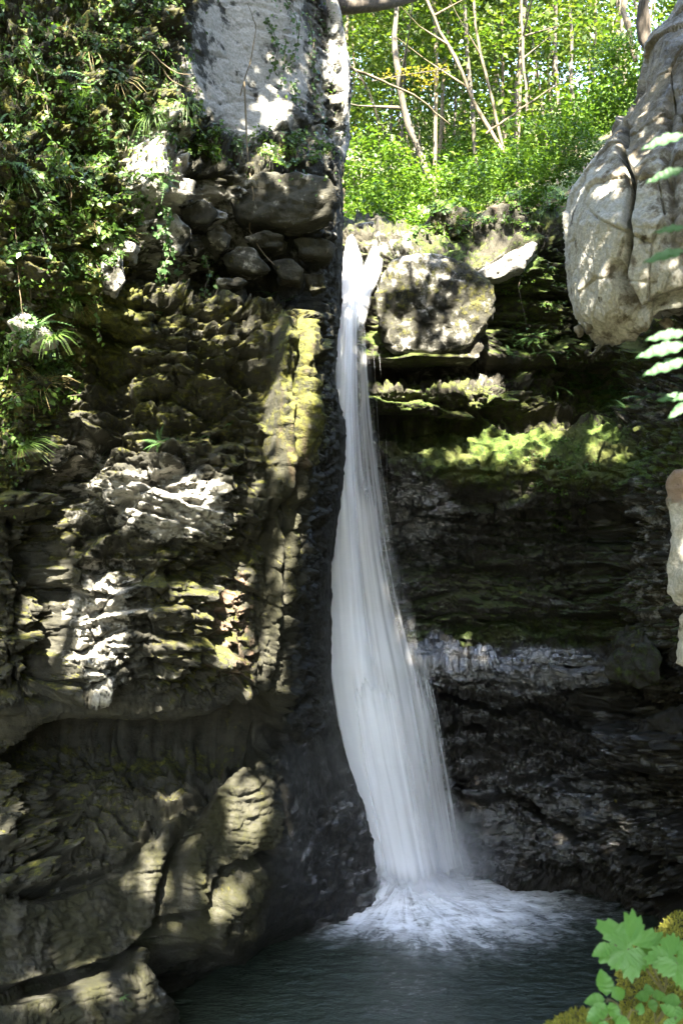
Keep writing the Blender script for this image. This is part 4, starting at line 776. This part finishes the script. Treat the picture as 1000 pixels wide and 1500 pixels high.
def ivy(px, py, drop, lab, rng, group, mat='leaf_dark', nl=40, size=.045):
    """a hanging stem with leaves, dropping clear of the rock face"""
    h0 = hit(px, py)
    if h0 is None: return
    l, n = h0; root = tag(empty('ivy_strand', l), lab, 'ivy', group); m = 9; p = np.zeros((m, 3)); nv = np.array(n) * [1, 1, 0]; nv /= np.linalg.norm(nv) + 1e-6
    for j in range(m): t = j / (m - 1); p[j] = nv * (.04 + .10 * math.sin(t * 2.2)) + [.05 * math.sin(t * 5 + px), 0, -drop * t]
    p[1:] += rng.normal(0, .012, (m - 1, 3)); obj('stem', mesh_np('stem', *tube(p, np.linspace(.006, .003, m), 4)), M['bark'], root)
    t = rng.uniform(0, 1, nl); C = np.stack([np.interp(t, np.linspace(0, 1, m), p[:, j]) for j in range(3)], 1) + rng.normal(0, .022, (nl, 3))
    d = rng.normal(size=(nl, 3)) * .6 + [0, 0, -.7]; d /= np.linalg.norm(d, axis=1, keepdims=True); z = nv + rng.normal(0, .35, (nl, 3)); s_ = np.cross(z, d); s_ /= np.linalg.norm(s_, axis=1, keepdims=True)
    obj('leaves', mesh_np('leaves', *leaves(C, size, rng, wid=.45, dirs=(d, s_, np.cross(d, s_))), smooth=False), M[mat], root)
vegline = [(-60, 760), (0, 735), (60, 640), (100, 560), (140, 440), (190, 330), (240, 250), (285, 200), (330, 215), (420, 235), (500, 245)]
rng = np.random.default_rng(123)
def zone(px, py):
    v = 'in the top left corner' if py < 130 and px < 150 else 'beside the pale slab' if px > 215 and py < 230 else 'above the white knob' if py < 230 else 'low on the left edge' if py > 520 else 'left of the white knob'
    return v
nh = 0
while nh < 190:
    px = rng.uniform(-40, 330); py = rng.uniform(-30, 700); y1 = np.interp(px, *np.array(vegline).T)
    if py > y1 + 20 or (px > 275 and py < 190): continue
    h = hit(px, py)
    if not h: continue
    nh += 1; t = rng.random(); z = zone(px, py); sc = rng.uniform(.6, 1.25)
    if t < .17: fern(h[0], h[1], rng.uniform(.7, 1.2), 'feathery green fern ' + z, 'ferns of the left cliff', rng, 6)
    elif t < .84: dk = rng.random() < .5; herb(h[0], h[1], sc, ('dark leafy plant ' if dk else 'light leafy plant ') + z, 'plant', 'leafy_plant', 'leafy plants of the left cliff', M['leaf_dark' if dk else 'leaf_herb'], rng)
    else: st = rng.random() < .4; tuft(h[0], h[1], rng.uniform(.8, 1.4), ('straw coloured grass tuft ' if st else 'green drooping grass tuft ') + z, 'grass tufts of the left cliff', M['straw' if st else 'leaf_herb'], rng)
for i in range(26):
    px = rng.uniform(0, 300); py = rng.uniform(60, 480)
    if py < np.interp(px, *np.array(vegline).T) + 30: ivy(px, py, rng.uniform(.35, 1.0), 'leafy ivy strand trailing ' + zone(px, py), rng, 'ivy strands of the left cliff', 'leaf_dark' if i % 2 else 'leaf_herb')
for i, (px, py, dr) in enumerate([(268, 385, .55), (290, 372, .8), (300, 380, .35), (245, 350, .4), (250, 375, .6), (232, 300, .3)]):
    ivy(px, py, dr, ['grey green ivy strand under the blocks', 'longest ivy strand hanging beside the grey slab'][i == 1], rng, 'ivy strands under the blocks', 'leaf_blue', 50)
for i, (px, py, dr) in enumerate([(395, 30, .7), (410, 60, .9), (440, 20, .8), (455, 70, 1.0), (430, 120, .5), (470, 30, .6), (420, 0, .8)]):
    ivy(px, py, dr, 'ivy strand on the pale slab', rng, 'ivy strands of the pale slab', 'leaf_dark', 55)
for i in range(20):
    px = rng.uniform(290, 480); py = 218 + rng.uniform(-14, 22); h = hit(px, py)
    if h: herb(h[0], h[1], rng.uniform(.6, 1.0), 'leafy plant under the pale slab', 'plant', 'leafy_plant', 'plants along the foot of the pale slab', M['leaf_herb' if i % 2 else 'leaf_dark'], rng)
for i, (px, py, sc, lab) in enumerate([(235, 650, .7, 'dark rosette fern in the middle of the bulging face'), (300, 640, .45, 'small fern right of the rosette fern on the bulging face'), (340, 620, .5, 'tuft of fern on the right of the bulging face'), (395, 435, .7, 'fern on top of the fluted corner under the overhang'), (145, 680, .6, 'sunlit fern beside the bright patch on the left'), (150, 490, .6, 'pale fern over the dark hollow'), (420, 440, .6, 'second fern on top of the fluted corner, nearer the gorge'), (180, 1460, .3, 'tiny fern on the lowest block of the cliff')]):
    h = hit(px, py)
    if h: fern(h[0], h[1], sc, lab, None, rng, 9)
# undergrowth carpet of small leaves between the plants
C, D = [], []
for i in range(10500):
    px = rng.uniform(-60, 500); py = rng.uniform(-40, 740); y1 = np.interp(px, *np.array(vegline).T)
    if py > y1 + rng.normal(0, 26) or (270 + .12 * py < px < 500 and py < 195 and rng.random() < (.985 if px < 395 else .8)): continue
    h = hit(px, py)
    if h: C.append(h[0] + h[1] * rng.uniform(.0, .12)); D.append(h[1])
C = np.array(C); D = np.array(D); n = len(C); d = rng.normal(size=(n, 3)) * .7 + [0, 0, -.4]; d /= np.linalg.norm(d, axis=1, keepdims=True); z = D + [0, 0, .6] + rng.normal(0, .5, (n, 3)); s_ = np.cross(z, d); s_ /= np.linalg.norm(s_, axis=1, keepdims=True)
Vl, Fl = leaves(C, .038, rng, wid=.38, dirs=(d, s_, np.cross(d, s_))); half = len(Fl) // 2 // 2 * 2
tag(obj('undergrowth', mesh_np('undergrowth', Vl[:half * 2], Fl[:half], smooth=False), M['leaf_dark']), 'carpet of small dark leaves covering the upper left cliff', kind='stuff')
tag(obj('undergrowth', mesh_np('undergrowth', Vl[half * 2:], Fl[half:] - half * 2, smooth=False), M['leaf_herb']), 'carpet of small lighter leaves covering the upper left cliff', kind='stuff')
# twigs and roots that hang on the left cliff
for lab, pts, rr in [('long bare root hanging over the overhang', [(358, 120), (362, 235), (372, 290), (366, 335), (384, 370), (402, 388)], .010), ('pale twig arching out of the plants left of the slab', [(215, 70), (245, 100), (262, 108), (286, 110)], .008), ('pale twig below the arching twig', [(222, 80), (250, 118), (282, 132)], .007), ('thin bare sapling stem in front of the pale slab', [(352, 140), (366, 90), (376, 40), (362, 5)], .008), ('dead stem standing on the left ledges', [(24, 330), (26, 400), (36, 470)], .006), ('bare stem in the plants at far left', [(92, 240), (104, 280), (106, 320)], .006)]:
    p = []
    for q in pts:
        h = hit(*q); p.append(np.array(h[0] + h[1] * .10))
    yy = min(a[1] for a in p); p = [P3(q[0], q[1], .5 * a[1] + .5 * yy) for q, a in zip(pts, p)]; tag(obj('hanging_root' if 'root' in lab else 'twig', mesh_np('twig', *tube(trunk_path(p, rr * .8, len(pts)), np.linspace(rr, rr * .45, 14), 5)), M['bark_pale']), lab, 'root' if 'root' in lab else 'twig')
# greenery of the back wall
for i in range(44):
    px, py = [(rng.uniform(735, 850), rng.uniform(488, 520)), (rng.uniform(800, 905), 575 - .35 * (rng.uniform(800, 905) - 800) + rng.uniform(-14, 20)), (rng.uniform(860, 945), rng.uniform(560, 600))][i % 3]; h = hit(px, py)
    if h: fern(h[0], h[1], rng.uniform(.7, 1.15), 'blue green fern in the dark recess', 'ferns of the dark recess', rng, 6)
for i in range(26):
    px = 815 + rng.normal(0, 28); py = 705 + rng.normal(0, 34); h = hit(px, py)
    if h: herb(h[0], h[1], rng.uniform(.5, .85), 'leafy plant below the moss slope', 'plant', 'leafy_plant', 'plants below the moss slope', M['leaf_herb'], rng, 3)
for i in range(16):
    px = rng.uniform(735, 830); py = rng.uniform(380, 500); h = hit(px, py)
    if h: herb(h[0], h[1], rng.uniform(.5, .9), 'trailing plant beside the round boulder', 'plant', 'leafy_plant', 'trailing plants of the back wall', M['leaf_herb'], rng, 3)
for i in range(34):
    px = rng.uniform(600, 830); py = np.interp(px, [600, 690, 780, 830], [318, 292, 300, 262]) + rng.uniform(-16, 40); h = hit(px, py)
    if h and h[0].y > 13: herb(h[0], h[1], rng.uniform(.8, 1.6), 'leafy plant drooping over the lip', 'plant', 'leafy_plant', 'plants drooping over the lip', M['leaf_shrub' if i % 3 else 'leaf_blue'], rng, [1, 3][i % 2])
for i, (px, py, dr) in enumerate([(520, 318, .5), (532, 316, .7), (690, 300, .6), (712, 300, .9), (745, 300, .8), (768, 310, 1.0), (792, 320, 1.1), (820, 300, .9)]): ivy(px, py, dr, 'trailing stem hanging over the lip', rng, 'trailing stems over the lip', 'leaf_herb', 36, .05)
ivy(770, 395, 1.0, 'thin yellow green strand hanging in front of the dark recess', rng, None, 'leaf_herb', 16, .04)
lm = mesh_np('fallen_leaf', *leaves(np.zeros((1, 3)), .07, rng, wid=.4), smooth=False); lm.materials.append(M['leaf_yellow'])
for i, (px, py) in enumerate([(745, 858), (762, 868), (770, 860), (850, 855), (880, 848), (890, 935), (812, 955), (825, 952), (835, 958), (930, 945), (790, 952), (765, 965), (560, 668), (715, 695), (898, 1173), (700, 865), (925, 955)]):
    h = hit(px, py)
    if h: o = tag(obj('fallen_leaf', lm, None, None, h[0] + h[1] * .02), 'yellow fallen leaf on the back wall', 'leaf', 'fallen leaves on the ledges'); o.rotation_euler = (rng.uniform(-.6, .6), rng.uniform(-.6, .6), rng.uniform(0, 6))

# --- near bank: moss, leafy plants
C = []
for i in range(16000):
    px = rng.uniform(765, 1010); py = rng.uniform(1310, 1510); h = hit(px, py)
    if h and h[0].y < 4.6 and h[1].z > -.2: C.append((h[0], h[1]))
if C:
    Nn = np.array([c[1] for c in C]); Cc = np.array([c[0] for c in C]); n = len(Cc); d = Nn + rng.normal(0, .45, (n, 3)); d /= np.linalg.norm(d, axis=1, keepdims=True); s_ = np.cross(rng.normal(size=(n, 3)), d); s_ /= np.linalg.norm(s_, axis=1, keepdims=True)
    tag(obj('moss', mesh_np('moss', *leaves(Cc - d * .003, .016, rng, wid=.16, dirs=(d, s_, np.cross(d, s_))), smooth=False), M['moss_tuft']), 'yellow green moss growing over the near boulders', kind='stuff')
def blade(L_, W_, teeth, lobes=0, cup=.15, droop=.25, n=16):
    """leaf blade along +x with a folded midrib, toothed edge, optional lobes"""
    t = np.linspace(0, 1, n); w = W_ * np.sin(np.pi * t ** .75) ** .8 * (1 - .12 * t)
    if lobes: w *= 1 - .38 * np.abs(np.sin(np.pi * lobes * t)) ** .6
    w = w * (1 + teeth * (np.arange(n) % 2 - .5)); w[0] = .002; w[-1] = .0005
    x = t * L_; z = -droop * L_ * t ** 2; V = []
    for s in (-1, -.5, 0, .5, 1): V += [(x[i] + (.06 * L_ * abs(s) if s else 0) * (1 - t[i]), s * w[i], z[i] + cup * abs(s) * w[i] + .03 * L_ * math.sin(i * 1.3) * abs(s) ** 2) for i in range(n)]
    F = [(j * n + i, j * n + i + 1, (j + 1) * n + i + 1, (j + 1) * n + i) for j in range(4) for i in range(n - 1)]
    return mesh_np('leaf', np.array(V), np.array(F))
def palm_leaf(R_, lobes=5, seed=0):
    """broad lobed leaf: veins run from the stalk to each lobe, edge toothed, blade pleated between the veins"""
    rng = np.random.default_rng(seed); na = 66; a = np.linspace(-2.65, 2.65, na); ph = (a + 2.65) / 5.3 * lobes; vein = np.abs((ph % 1) - .5) * 2
    r = R_ * (.60 + .46 * (1 - vein) ** .75) * (1 - .16 * np.abs(a) / 2.65) * (1 + .085 * (np.arange(na) % 3 - 1)) * (1 + .03 * rng.normal(size=na)); V = [(0, 0, 0)]; F = []
    for j, f in enumerate((.25, .5, .75, .92, 1.0)):
        for i in range(na): rr = r[i] * f if f > .8 else (R_ * .78 * (1 - f) + r[i] * f) * f; V.append((math.cos(a[i]) * rr, math.sin(a[i]) * rr, -.10 * R_ * f * f - .075 * R_ * f * (vein[i] ** 1.2) * (1 if f < 1 else 1.15) * -1 + .02 * R_ * math.sin(7 * a[i]) * f - .05 * R_))
    for i in range(na - 1): F.append((0, 1 + i, 2 + i, 2 + i))
    F = [f[:3] for f in F]; T = [tuple(x) for x in F]
    for j in range(4):
        for i in range(na - 1): q0 = 1 + j * na + i; T += [(q0, q0 + na, q0 + na + 1), (q0, q0 + na + 1, q0 + 1)]
    return mesh_np('leaf', np.array(V), np.array(T))
def aim(th, lift=0.0, nx=0.0, nz=.75):
    """rotation of a leaf whose tip runs at angle th (degrees) as seen from the path, its face turned up and outward"""
    n = Vector((nx, -.75, nz)).normalized(); t = Vector((math.cos(R(th)), -lift, math.sin(R(th)))); t = (t - n * t.dot(n)).normalized(); y = n.cross(t); return Matrix((t, y, n)).transposed().to_euler()
def leafy(name, label, base, stems, mat, cat='plant'):
    root = tag(empty(name, base), label, cat); b = np.array(base)
    for tip, lv in stems:
        tip = np.array(tip); mid = (b + tip) / 2 + np.array([0, 0, .02]); obj('stem', mesh_np('stem', *tube(np.array([b, mid, tip]) - b, [.0032, .0026, .0018], 6)), M['stem'], root)
        for me_, at_, rot, sc in lv:
            l = obj('leaf', me_, mat, root); l.location = Vector(np.array(at_) - b); l.rotation_euler = rot; l.scale = (sc,) * 3
            if np.linalg.norm(np.array(at_) - tip) > .012: obj('petiole', mesh_np('petiole', *tube(np.array([tip, (tip + np.array(at_)) / 2 - np.array([0, 0, .004]), at_]) - b, .0012, 4)), M['stem'], root)
    return root
M['stem'] = bark_material('green_stem', (.06, .06, .022), (.13, .115, .05))
lf_palm = palm_leaf(.092, 5, 1); lf_palm3 = palm_leaf(.085, 3, 2); lf_ov = blade(.088, .029, .16, 0, .22, .18, 26); lf_long = blade(.10, .016, .10, 0, .2, .2, 18); lf_sm = blade(.042, .017, .06, 0, .15, .1, 14)
PI = math.pi; Q = P3
leafy('lobed_plant', 'bright green plant with broad lobed leaves over the pool at lower right', Q(972, 1455, 2.8), [
    (Q(928, 1378, 2.62), [(lf_palm, Q(925, 1384, 2.60), aim(128, .1, -.1, .7), 1.0), (lf_palm3, Q(936, 1386, 2.63), aim(20, .3, .3, .6), .72), (lf_palm3, Q(918, 1392, 2.59), aim(215, .5, -.2, .6), .62)]),
    (Q(900, 1384, 2.60), [(lf_ov, Q(897, 1386, 2.60), aim(192, .2, -.2, .7), .62)]),
    (Q(985, 1402, 2.55), [(lf_palm3, Q(985, 1400, 2.54), aim(160, .3, -.2, .8), .72), (lf_palm3, Q(992, 1412, 2.52), aim(-70, .5, .1, .6), .68)])], M['leaf_near'])
leafy('rosette_plant', 'light green plant with oval toothed leaves in whorls at the bottom edge', Q(915, 1500, 2.65), [
    (Q(890, 1463, 2.52), [(lf_ov, Q(888, 1460, 2.53), aim(88, -.2, .1, .6), .74), (lf_ov, Q(886, 1464, 2.50), aim(165, .2, -.3, .8), .56), (lf_ov, Q(886, 1468, 2.48), aim(225, .5, -.2, .7), .66), (lf_ov, Q(892, 1467, 2.49), aim(-75, .5, .2, .7), .56), (lf_ov, Q(894, 1461, 2.52), aim(35, .1, .3, .7), .58)]),
    (Q(878, 1492, 2.46), [(lf_ov, Q(882, 1476, 2.47), aim(205, .4, -.2, .7), .55), (lf_ov, Q(898, 1490, 2.46), aim(-20, .5, .2, .7), .6), (lf_ov, Q(886, 1494, 2.45), aim(250, .5, 0, .7), .6)]),
    (Q(934, 1482, 2.6), [(lf_ov, Q(934, 1488, 2.6), aim(70, .2, .1, .7), .42)])], M['leaf_near'])
leafy('round_leaved_plant', 'small plant with rounded leaves on mossy rock at the right edge', Q(960, 1500, 2.75), [
    (Q(990, 1468, 2.6), [(lf_ov, Q(998, 1468, 2.58), aim(150, .2, -.2, .8), .55), (lf_ov, Q(996, 1474, 2.56), aim(230, .5, -.1, .7), .55), (lf_ov, Q(1000, 1470, 2.58), aim(30, .2, .2, .8), .6)]), (Q(988, 1490, 2.52), [(lf_ov, Q(990, 1490, 2.5), aim(120, .2, 0, .7), .5), (lf_ov, Q(988, 1494, 2.5), aim(215, .4, 0, .7), .5)]),
    (Q(952, 1462, 2.78), [(lf_sm, Q(951, 1460, 2.78), aim(170, .1, 0, .8), .9), (lf_sm, Q(954, 1460, 2.78), aim(20, .1, 0, .8), .9), (lf_sm, Q(952, 1459, 2.78), aim(95, 0, 0, .8), .8), (lf_sm, Q(952, 1463, 2.77), aim(-80, .4, 0, .7), .8)])], M['leaf_near'])
for i, (py, pts) in enumerate([(230, [(1003, 198, 1.95, PI * 1.0, .18, .78), (1004, 248, 1.95, PI * 1.0, .20, .72)]), (360, [(1004, 334, 1.9, PI * 1.0, .02, .55), (1004, 368, 1.9, PI, .15, .75)]), (515, [(1006, 488, 1.9, PI, .05, .70), (1006, 506, 1.85, PI, .12, .85), (1006, 528, 1.85, PI, .22, .75)]), (590, [(1008, 580, 1.9, PI, .05, .55), (1006, 590, 1.88, PI * 1.2, .5, .5)])]):
    b = P3(1060, py, 2.1); tw = leafy('hanging_twig', ['twig with two long pale leaves in front of the hanging boulder', 'twig with pale leaves beside the base of the hanging boulder', 'twig with three long green leaves in front of the dark right wall', 'lowest twig with short leaves at the right edge'][i], b, [(P3(x, y, Yd), [(lf_long, P3(x, y, Yd), (Matrix.Rotation(hd, 3, 'Z') @ Matrix.Rotation(ti, 3, 'Y') @ Matrix.Rotation(-1.0, 3, 'X')).to_euler(), sc)]) for x, y, Yd, hd, ti, sc in pts], M['leaf_pale'], 'twig'); g_ = np.array([1.0 + .06 * i, 1.95, 2.9]); obj('main_stem', mesh_np('main_stem', *tube(np.array([g_, (g_ + b) / 2 + np.array([.08, 0, .12]), b]) - b, [.006, .004, .003], 6)), M['bark'], tw)

# ------------------------------------------------------------------ unseen trees overhead, their crowns shaped to throw chosen sun patches
E = lambda *a: a
LIT = [E(222, 250, 22, 48), E(155, 365, 20, 26), E(250, 160, 20, 24), E(340, 70, 50, 60, .0), E(405, 160, 16, 30), E(500, 115, 18, 60), E(492, 290, 8, 50), E(270, 265, 16, 14), E(395, 245, 20, 12), E(130, 690, 24, 30), E(192, 755, 18, 26), E(308, 720, 26, 20), E(250, 730, 40, 26),
       E(408, 620, 9, 80), E(434, 590, 9, 90), E(455, 540, 9, 60), E(425, 830, 11, 100), E(400, 985, 12, 60), E(375, 1000, 8, 40), E(97, 865, 14, 36), E(48, 900, 12, 80), E(92, 955, 18, 54), E(150, 920, 34, 50), E(64, 1095, 18, 34), E(360, 1190, 34, 54), E(225, 1280, 18, 64), E(20, 1215, 26, 14),
       E(335, 1345, 34, 54), E(50, 1455, 14, 30), E(130, 1440, 20, 30), E(212, 1440, 12, 40), E(700, 965, 110, 22, .22), E(800, 1190, 120, 70, .07), E(450, 480, 12, 36), E(345, 470, 46, 36, .4), E(300, 560, 90, 50, .3), E(90, 765, 14, 24), E(185, 690, 14, 12), E(350, 790, 24, 30, .5), E(300, 815, 56, 12, .55), E(180, 1000, 50, 12, .7), E(270, 965, 50, 20, .6), E(432, 740, 7, 50), E(60, 560, 14, 60, .7), E(110, 620, 14, 40), E(200, 540, 14, 30), E(245, 1165, 14, 14), E(358, 1108, 12, 20), E(330, 930, 22, 60), E(280, 880, 24, 24), E(345, 880, 14, 40), E(150, 420, 26, 46), E(190, 430, 16, 50), E(230, 410, 20, 40), E(60, 470, 40, 30), E(205, 660, 22, 16), E(150, 870, 18, 24), E(235, 940, 26, 26),
       E(530, 395, 40, 75), E(575, 500, 34, 30), E(690, 475, 36, 46), E(740, 375, 52, 26), E(690, 560, 50, 26), E(590, 580, 40, 16), E(656, 632, 14, 14), E(620, 400, 60, 40, .35), E(790, 645, 150, 36, .75), E(1025, 830, 66, 165), E(600, 350, 60, 20), E(700, 310, 80, 30, .7), E(856, 400, 12, 70, .5), E(890, 280, 14, 34, .4), E(935, 130, 8, 50, .6), E(965, 420, 14, 20, .4), E(780, 470, 40, 60, .5)]
def lit(px, py, j, grow=0):
    """how strongly the photograph shows sun at this point of the rock"""
    v = 0
    for e in LIT:
        s_ = e[4] if len(e) > 4 else 1
        q = math.hypot((px - e[0]) / (e[2] + (13 if e[1] < 1080 else 9) + grow), (py - e[1]) / (e[3] + (15 if e[1] < 1080 else 9) + grow))
        if q < 1.5: v = max(v, s_ * (1 - min(1, max(0, (q - .72 - j * .3) / .35))))
    if v < .5 and py < np.interp(px, [0, 60, 140, 240, 300], [720, 620, 440, 250, 0]): v = max(v, .55)
    return v
rng = np.random.default_rng(77); a_ = SUN.orthogonal().normalized(); b_ = SUN.cross(a_).normalized(); CEN = Vector((.4, 11.5, 5.5)); C = []; SZ = []
n_try = 150000; uv = rng.uniform(-9.5, 9.5, (n_try, 2)); dep = rng.uniform(8.0, 11.5, n_try); jit = rng.normal(0, .35, n_try)
for i in range(n_try):
    q = CEN + a_ * uv[i, 0] + b_ * uv[i, 1] + SUN * dep[i]
    inview = lambda v: v.y > 0 and (v.z - CAM_H) / v.y < .6 and abs(v.x) / v.y < .42
    if inview(q): q = q + SUN * 5
    if inview(q): q = q + SUN * 4
    if inview(q): continue
    l, n, f, ds = BVH.ray_cast(q, -SUN)
    if l is None or l.y < .8: continue
    if l.y < 4.8 and rng.random() < .12: continue
    if l.y > 17.5 and (l.y > 45 or rng.random() < .72): continue
    x, y = 500 + l.x / l.y * FPX, 750 - (l.z - CAM_H) / l.y * FPX
    if not (-160 < x < 1160 and -160 < y < 1560) and rng.random() < .9: continue
    if rng.random() < lit(x, y, jit[i]): continue  # no leaf where the rock below is meant to catch sun
    C.append(q); SZ.append(.34 if lit(x, y, 0, 42) < .05 else .17)
SZ = np.array(SZ); C = np.array(C); roots = [(-9.5, 1.5), (-6.5, -4.0), (4.5, -4.5), (-11, 7)]
tops = np.array([C[np.argsort((C[:, 0] - rx) ** 2 + (C[:, 1] - ry) ** 2)[:400]].mean(0) for rx, ry in roots]); own = np.argmin(((C[:, None, :2] - tops[None, :, :2]) ** 2).sum(-1), 1)
for j, (rx, ry) in enumerate(roots):
    m = own == j
    if not m.any(): continue
    g = on_ground(rx, ry) - .3; root = tag(empty('overhanging_tree', (rx, ry, g)), ['tall broad tree out on the left bank, its crown over the gorge', 'tall broad tree behind the viewer on the left, its crown over the gorge', 'tall broad tree behind the viewer on the right, its crown over the gorge', 'tall broad tree above the upper left cliff, its crown over the gorge'][j], 'tree', 'trees overhanging the gorge'); o_ = np.array([rx, ry, g]); cen = C[m].mean(0)
    V, F = tube(trunk_path([o_ - o_, (cen - o_) * [.25, .25, .6], (cen - o_)], .1, j), np.linspace(.34, .07, 14), 10); obj('trunk', mesh_np('trunk', V, F), M['bark'], root)
    d = rng.normal(size=(m.sum(), 3)); d /= np.linalg.norm(d, axis=1, keepdims=True); z = np.array(SUN) + rng.normal(0, .45, (m.sum(), 3)); s_ = np.cross(z, d); s_ /= np.linalg.norm(s_, axis=1, keepdims=True)
    obj('crown', mesh_np('crown', *leaves(C[m] - o_ - d * (SZ[m] * .5)[:, None], SZ[m], rng, wid=.42, dirs=(d, s_, np.cross(d, s_))), smooth=False), M['leaf_canopy'], root)

# ------------------------------------------------------------------ labels: repeats that differ only by place are told apart by it
ORD = 'first second third fourth fifth sixth seventh eighth ninth tenth eleventh twelfth thirteenth fourteenth'.split()
bpy.context.view_layer.update(); same = {}
for o in list(COL.objects):
    if o.parent is None and 'category' in o and 'label' in o: same.setdefault(o['label'], []).append(o)
for lab, os_ in same.items():
    if len(os_) < 2 or 'shades' in lab: continue
    pos = {}
    for o in os_:
        pts = [c.matrix_world @ Vector(v) for c in o.children for v in c.bound_box] or [o.matrix_world.translation]; c = sum(pts, Vector()) / len(pts); pos[o] = (500 + c.x / c.y * FPX, 750 - (c.z - CAM_H) / c.y * FPX, c.y)
    wood = 'wood' in lab or 'bush' in lab; rows_ = sorted(os_, key=lambda o: pos[o][2] if wood else pos[o][1]); nrow = max(1, math.ceil(len(os_) / 9)); per = math.ceil(len(os_) / nrow)
    for r_ in range(nrow):
        row = sorted(rows_[r_ * per:(r_ + 1) * per], key=lambda o: pos[o][0])
        for i, o in enumerate(row): o['label'] = lab + ', ' + ORD[i] + ' from left' + ('' if nrow == 1 else ' in the ' + ORD[r_] + (' row back' if wood else ' row'))
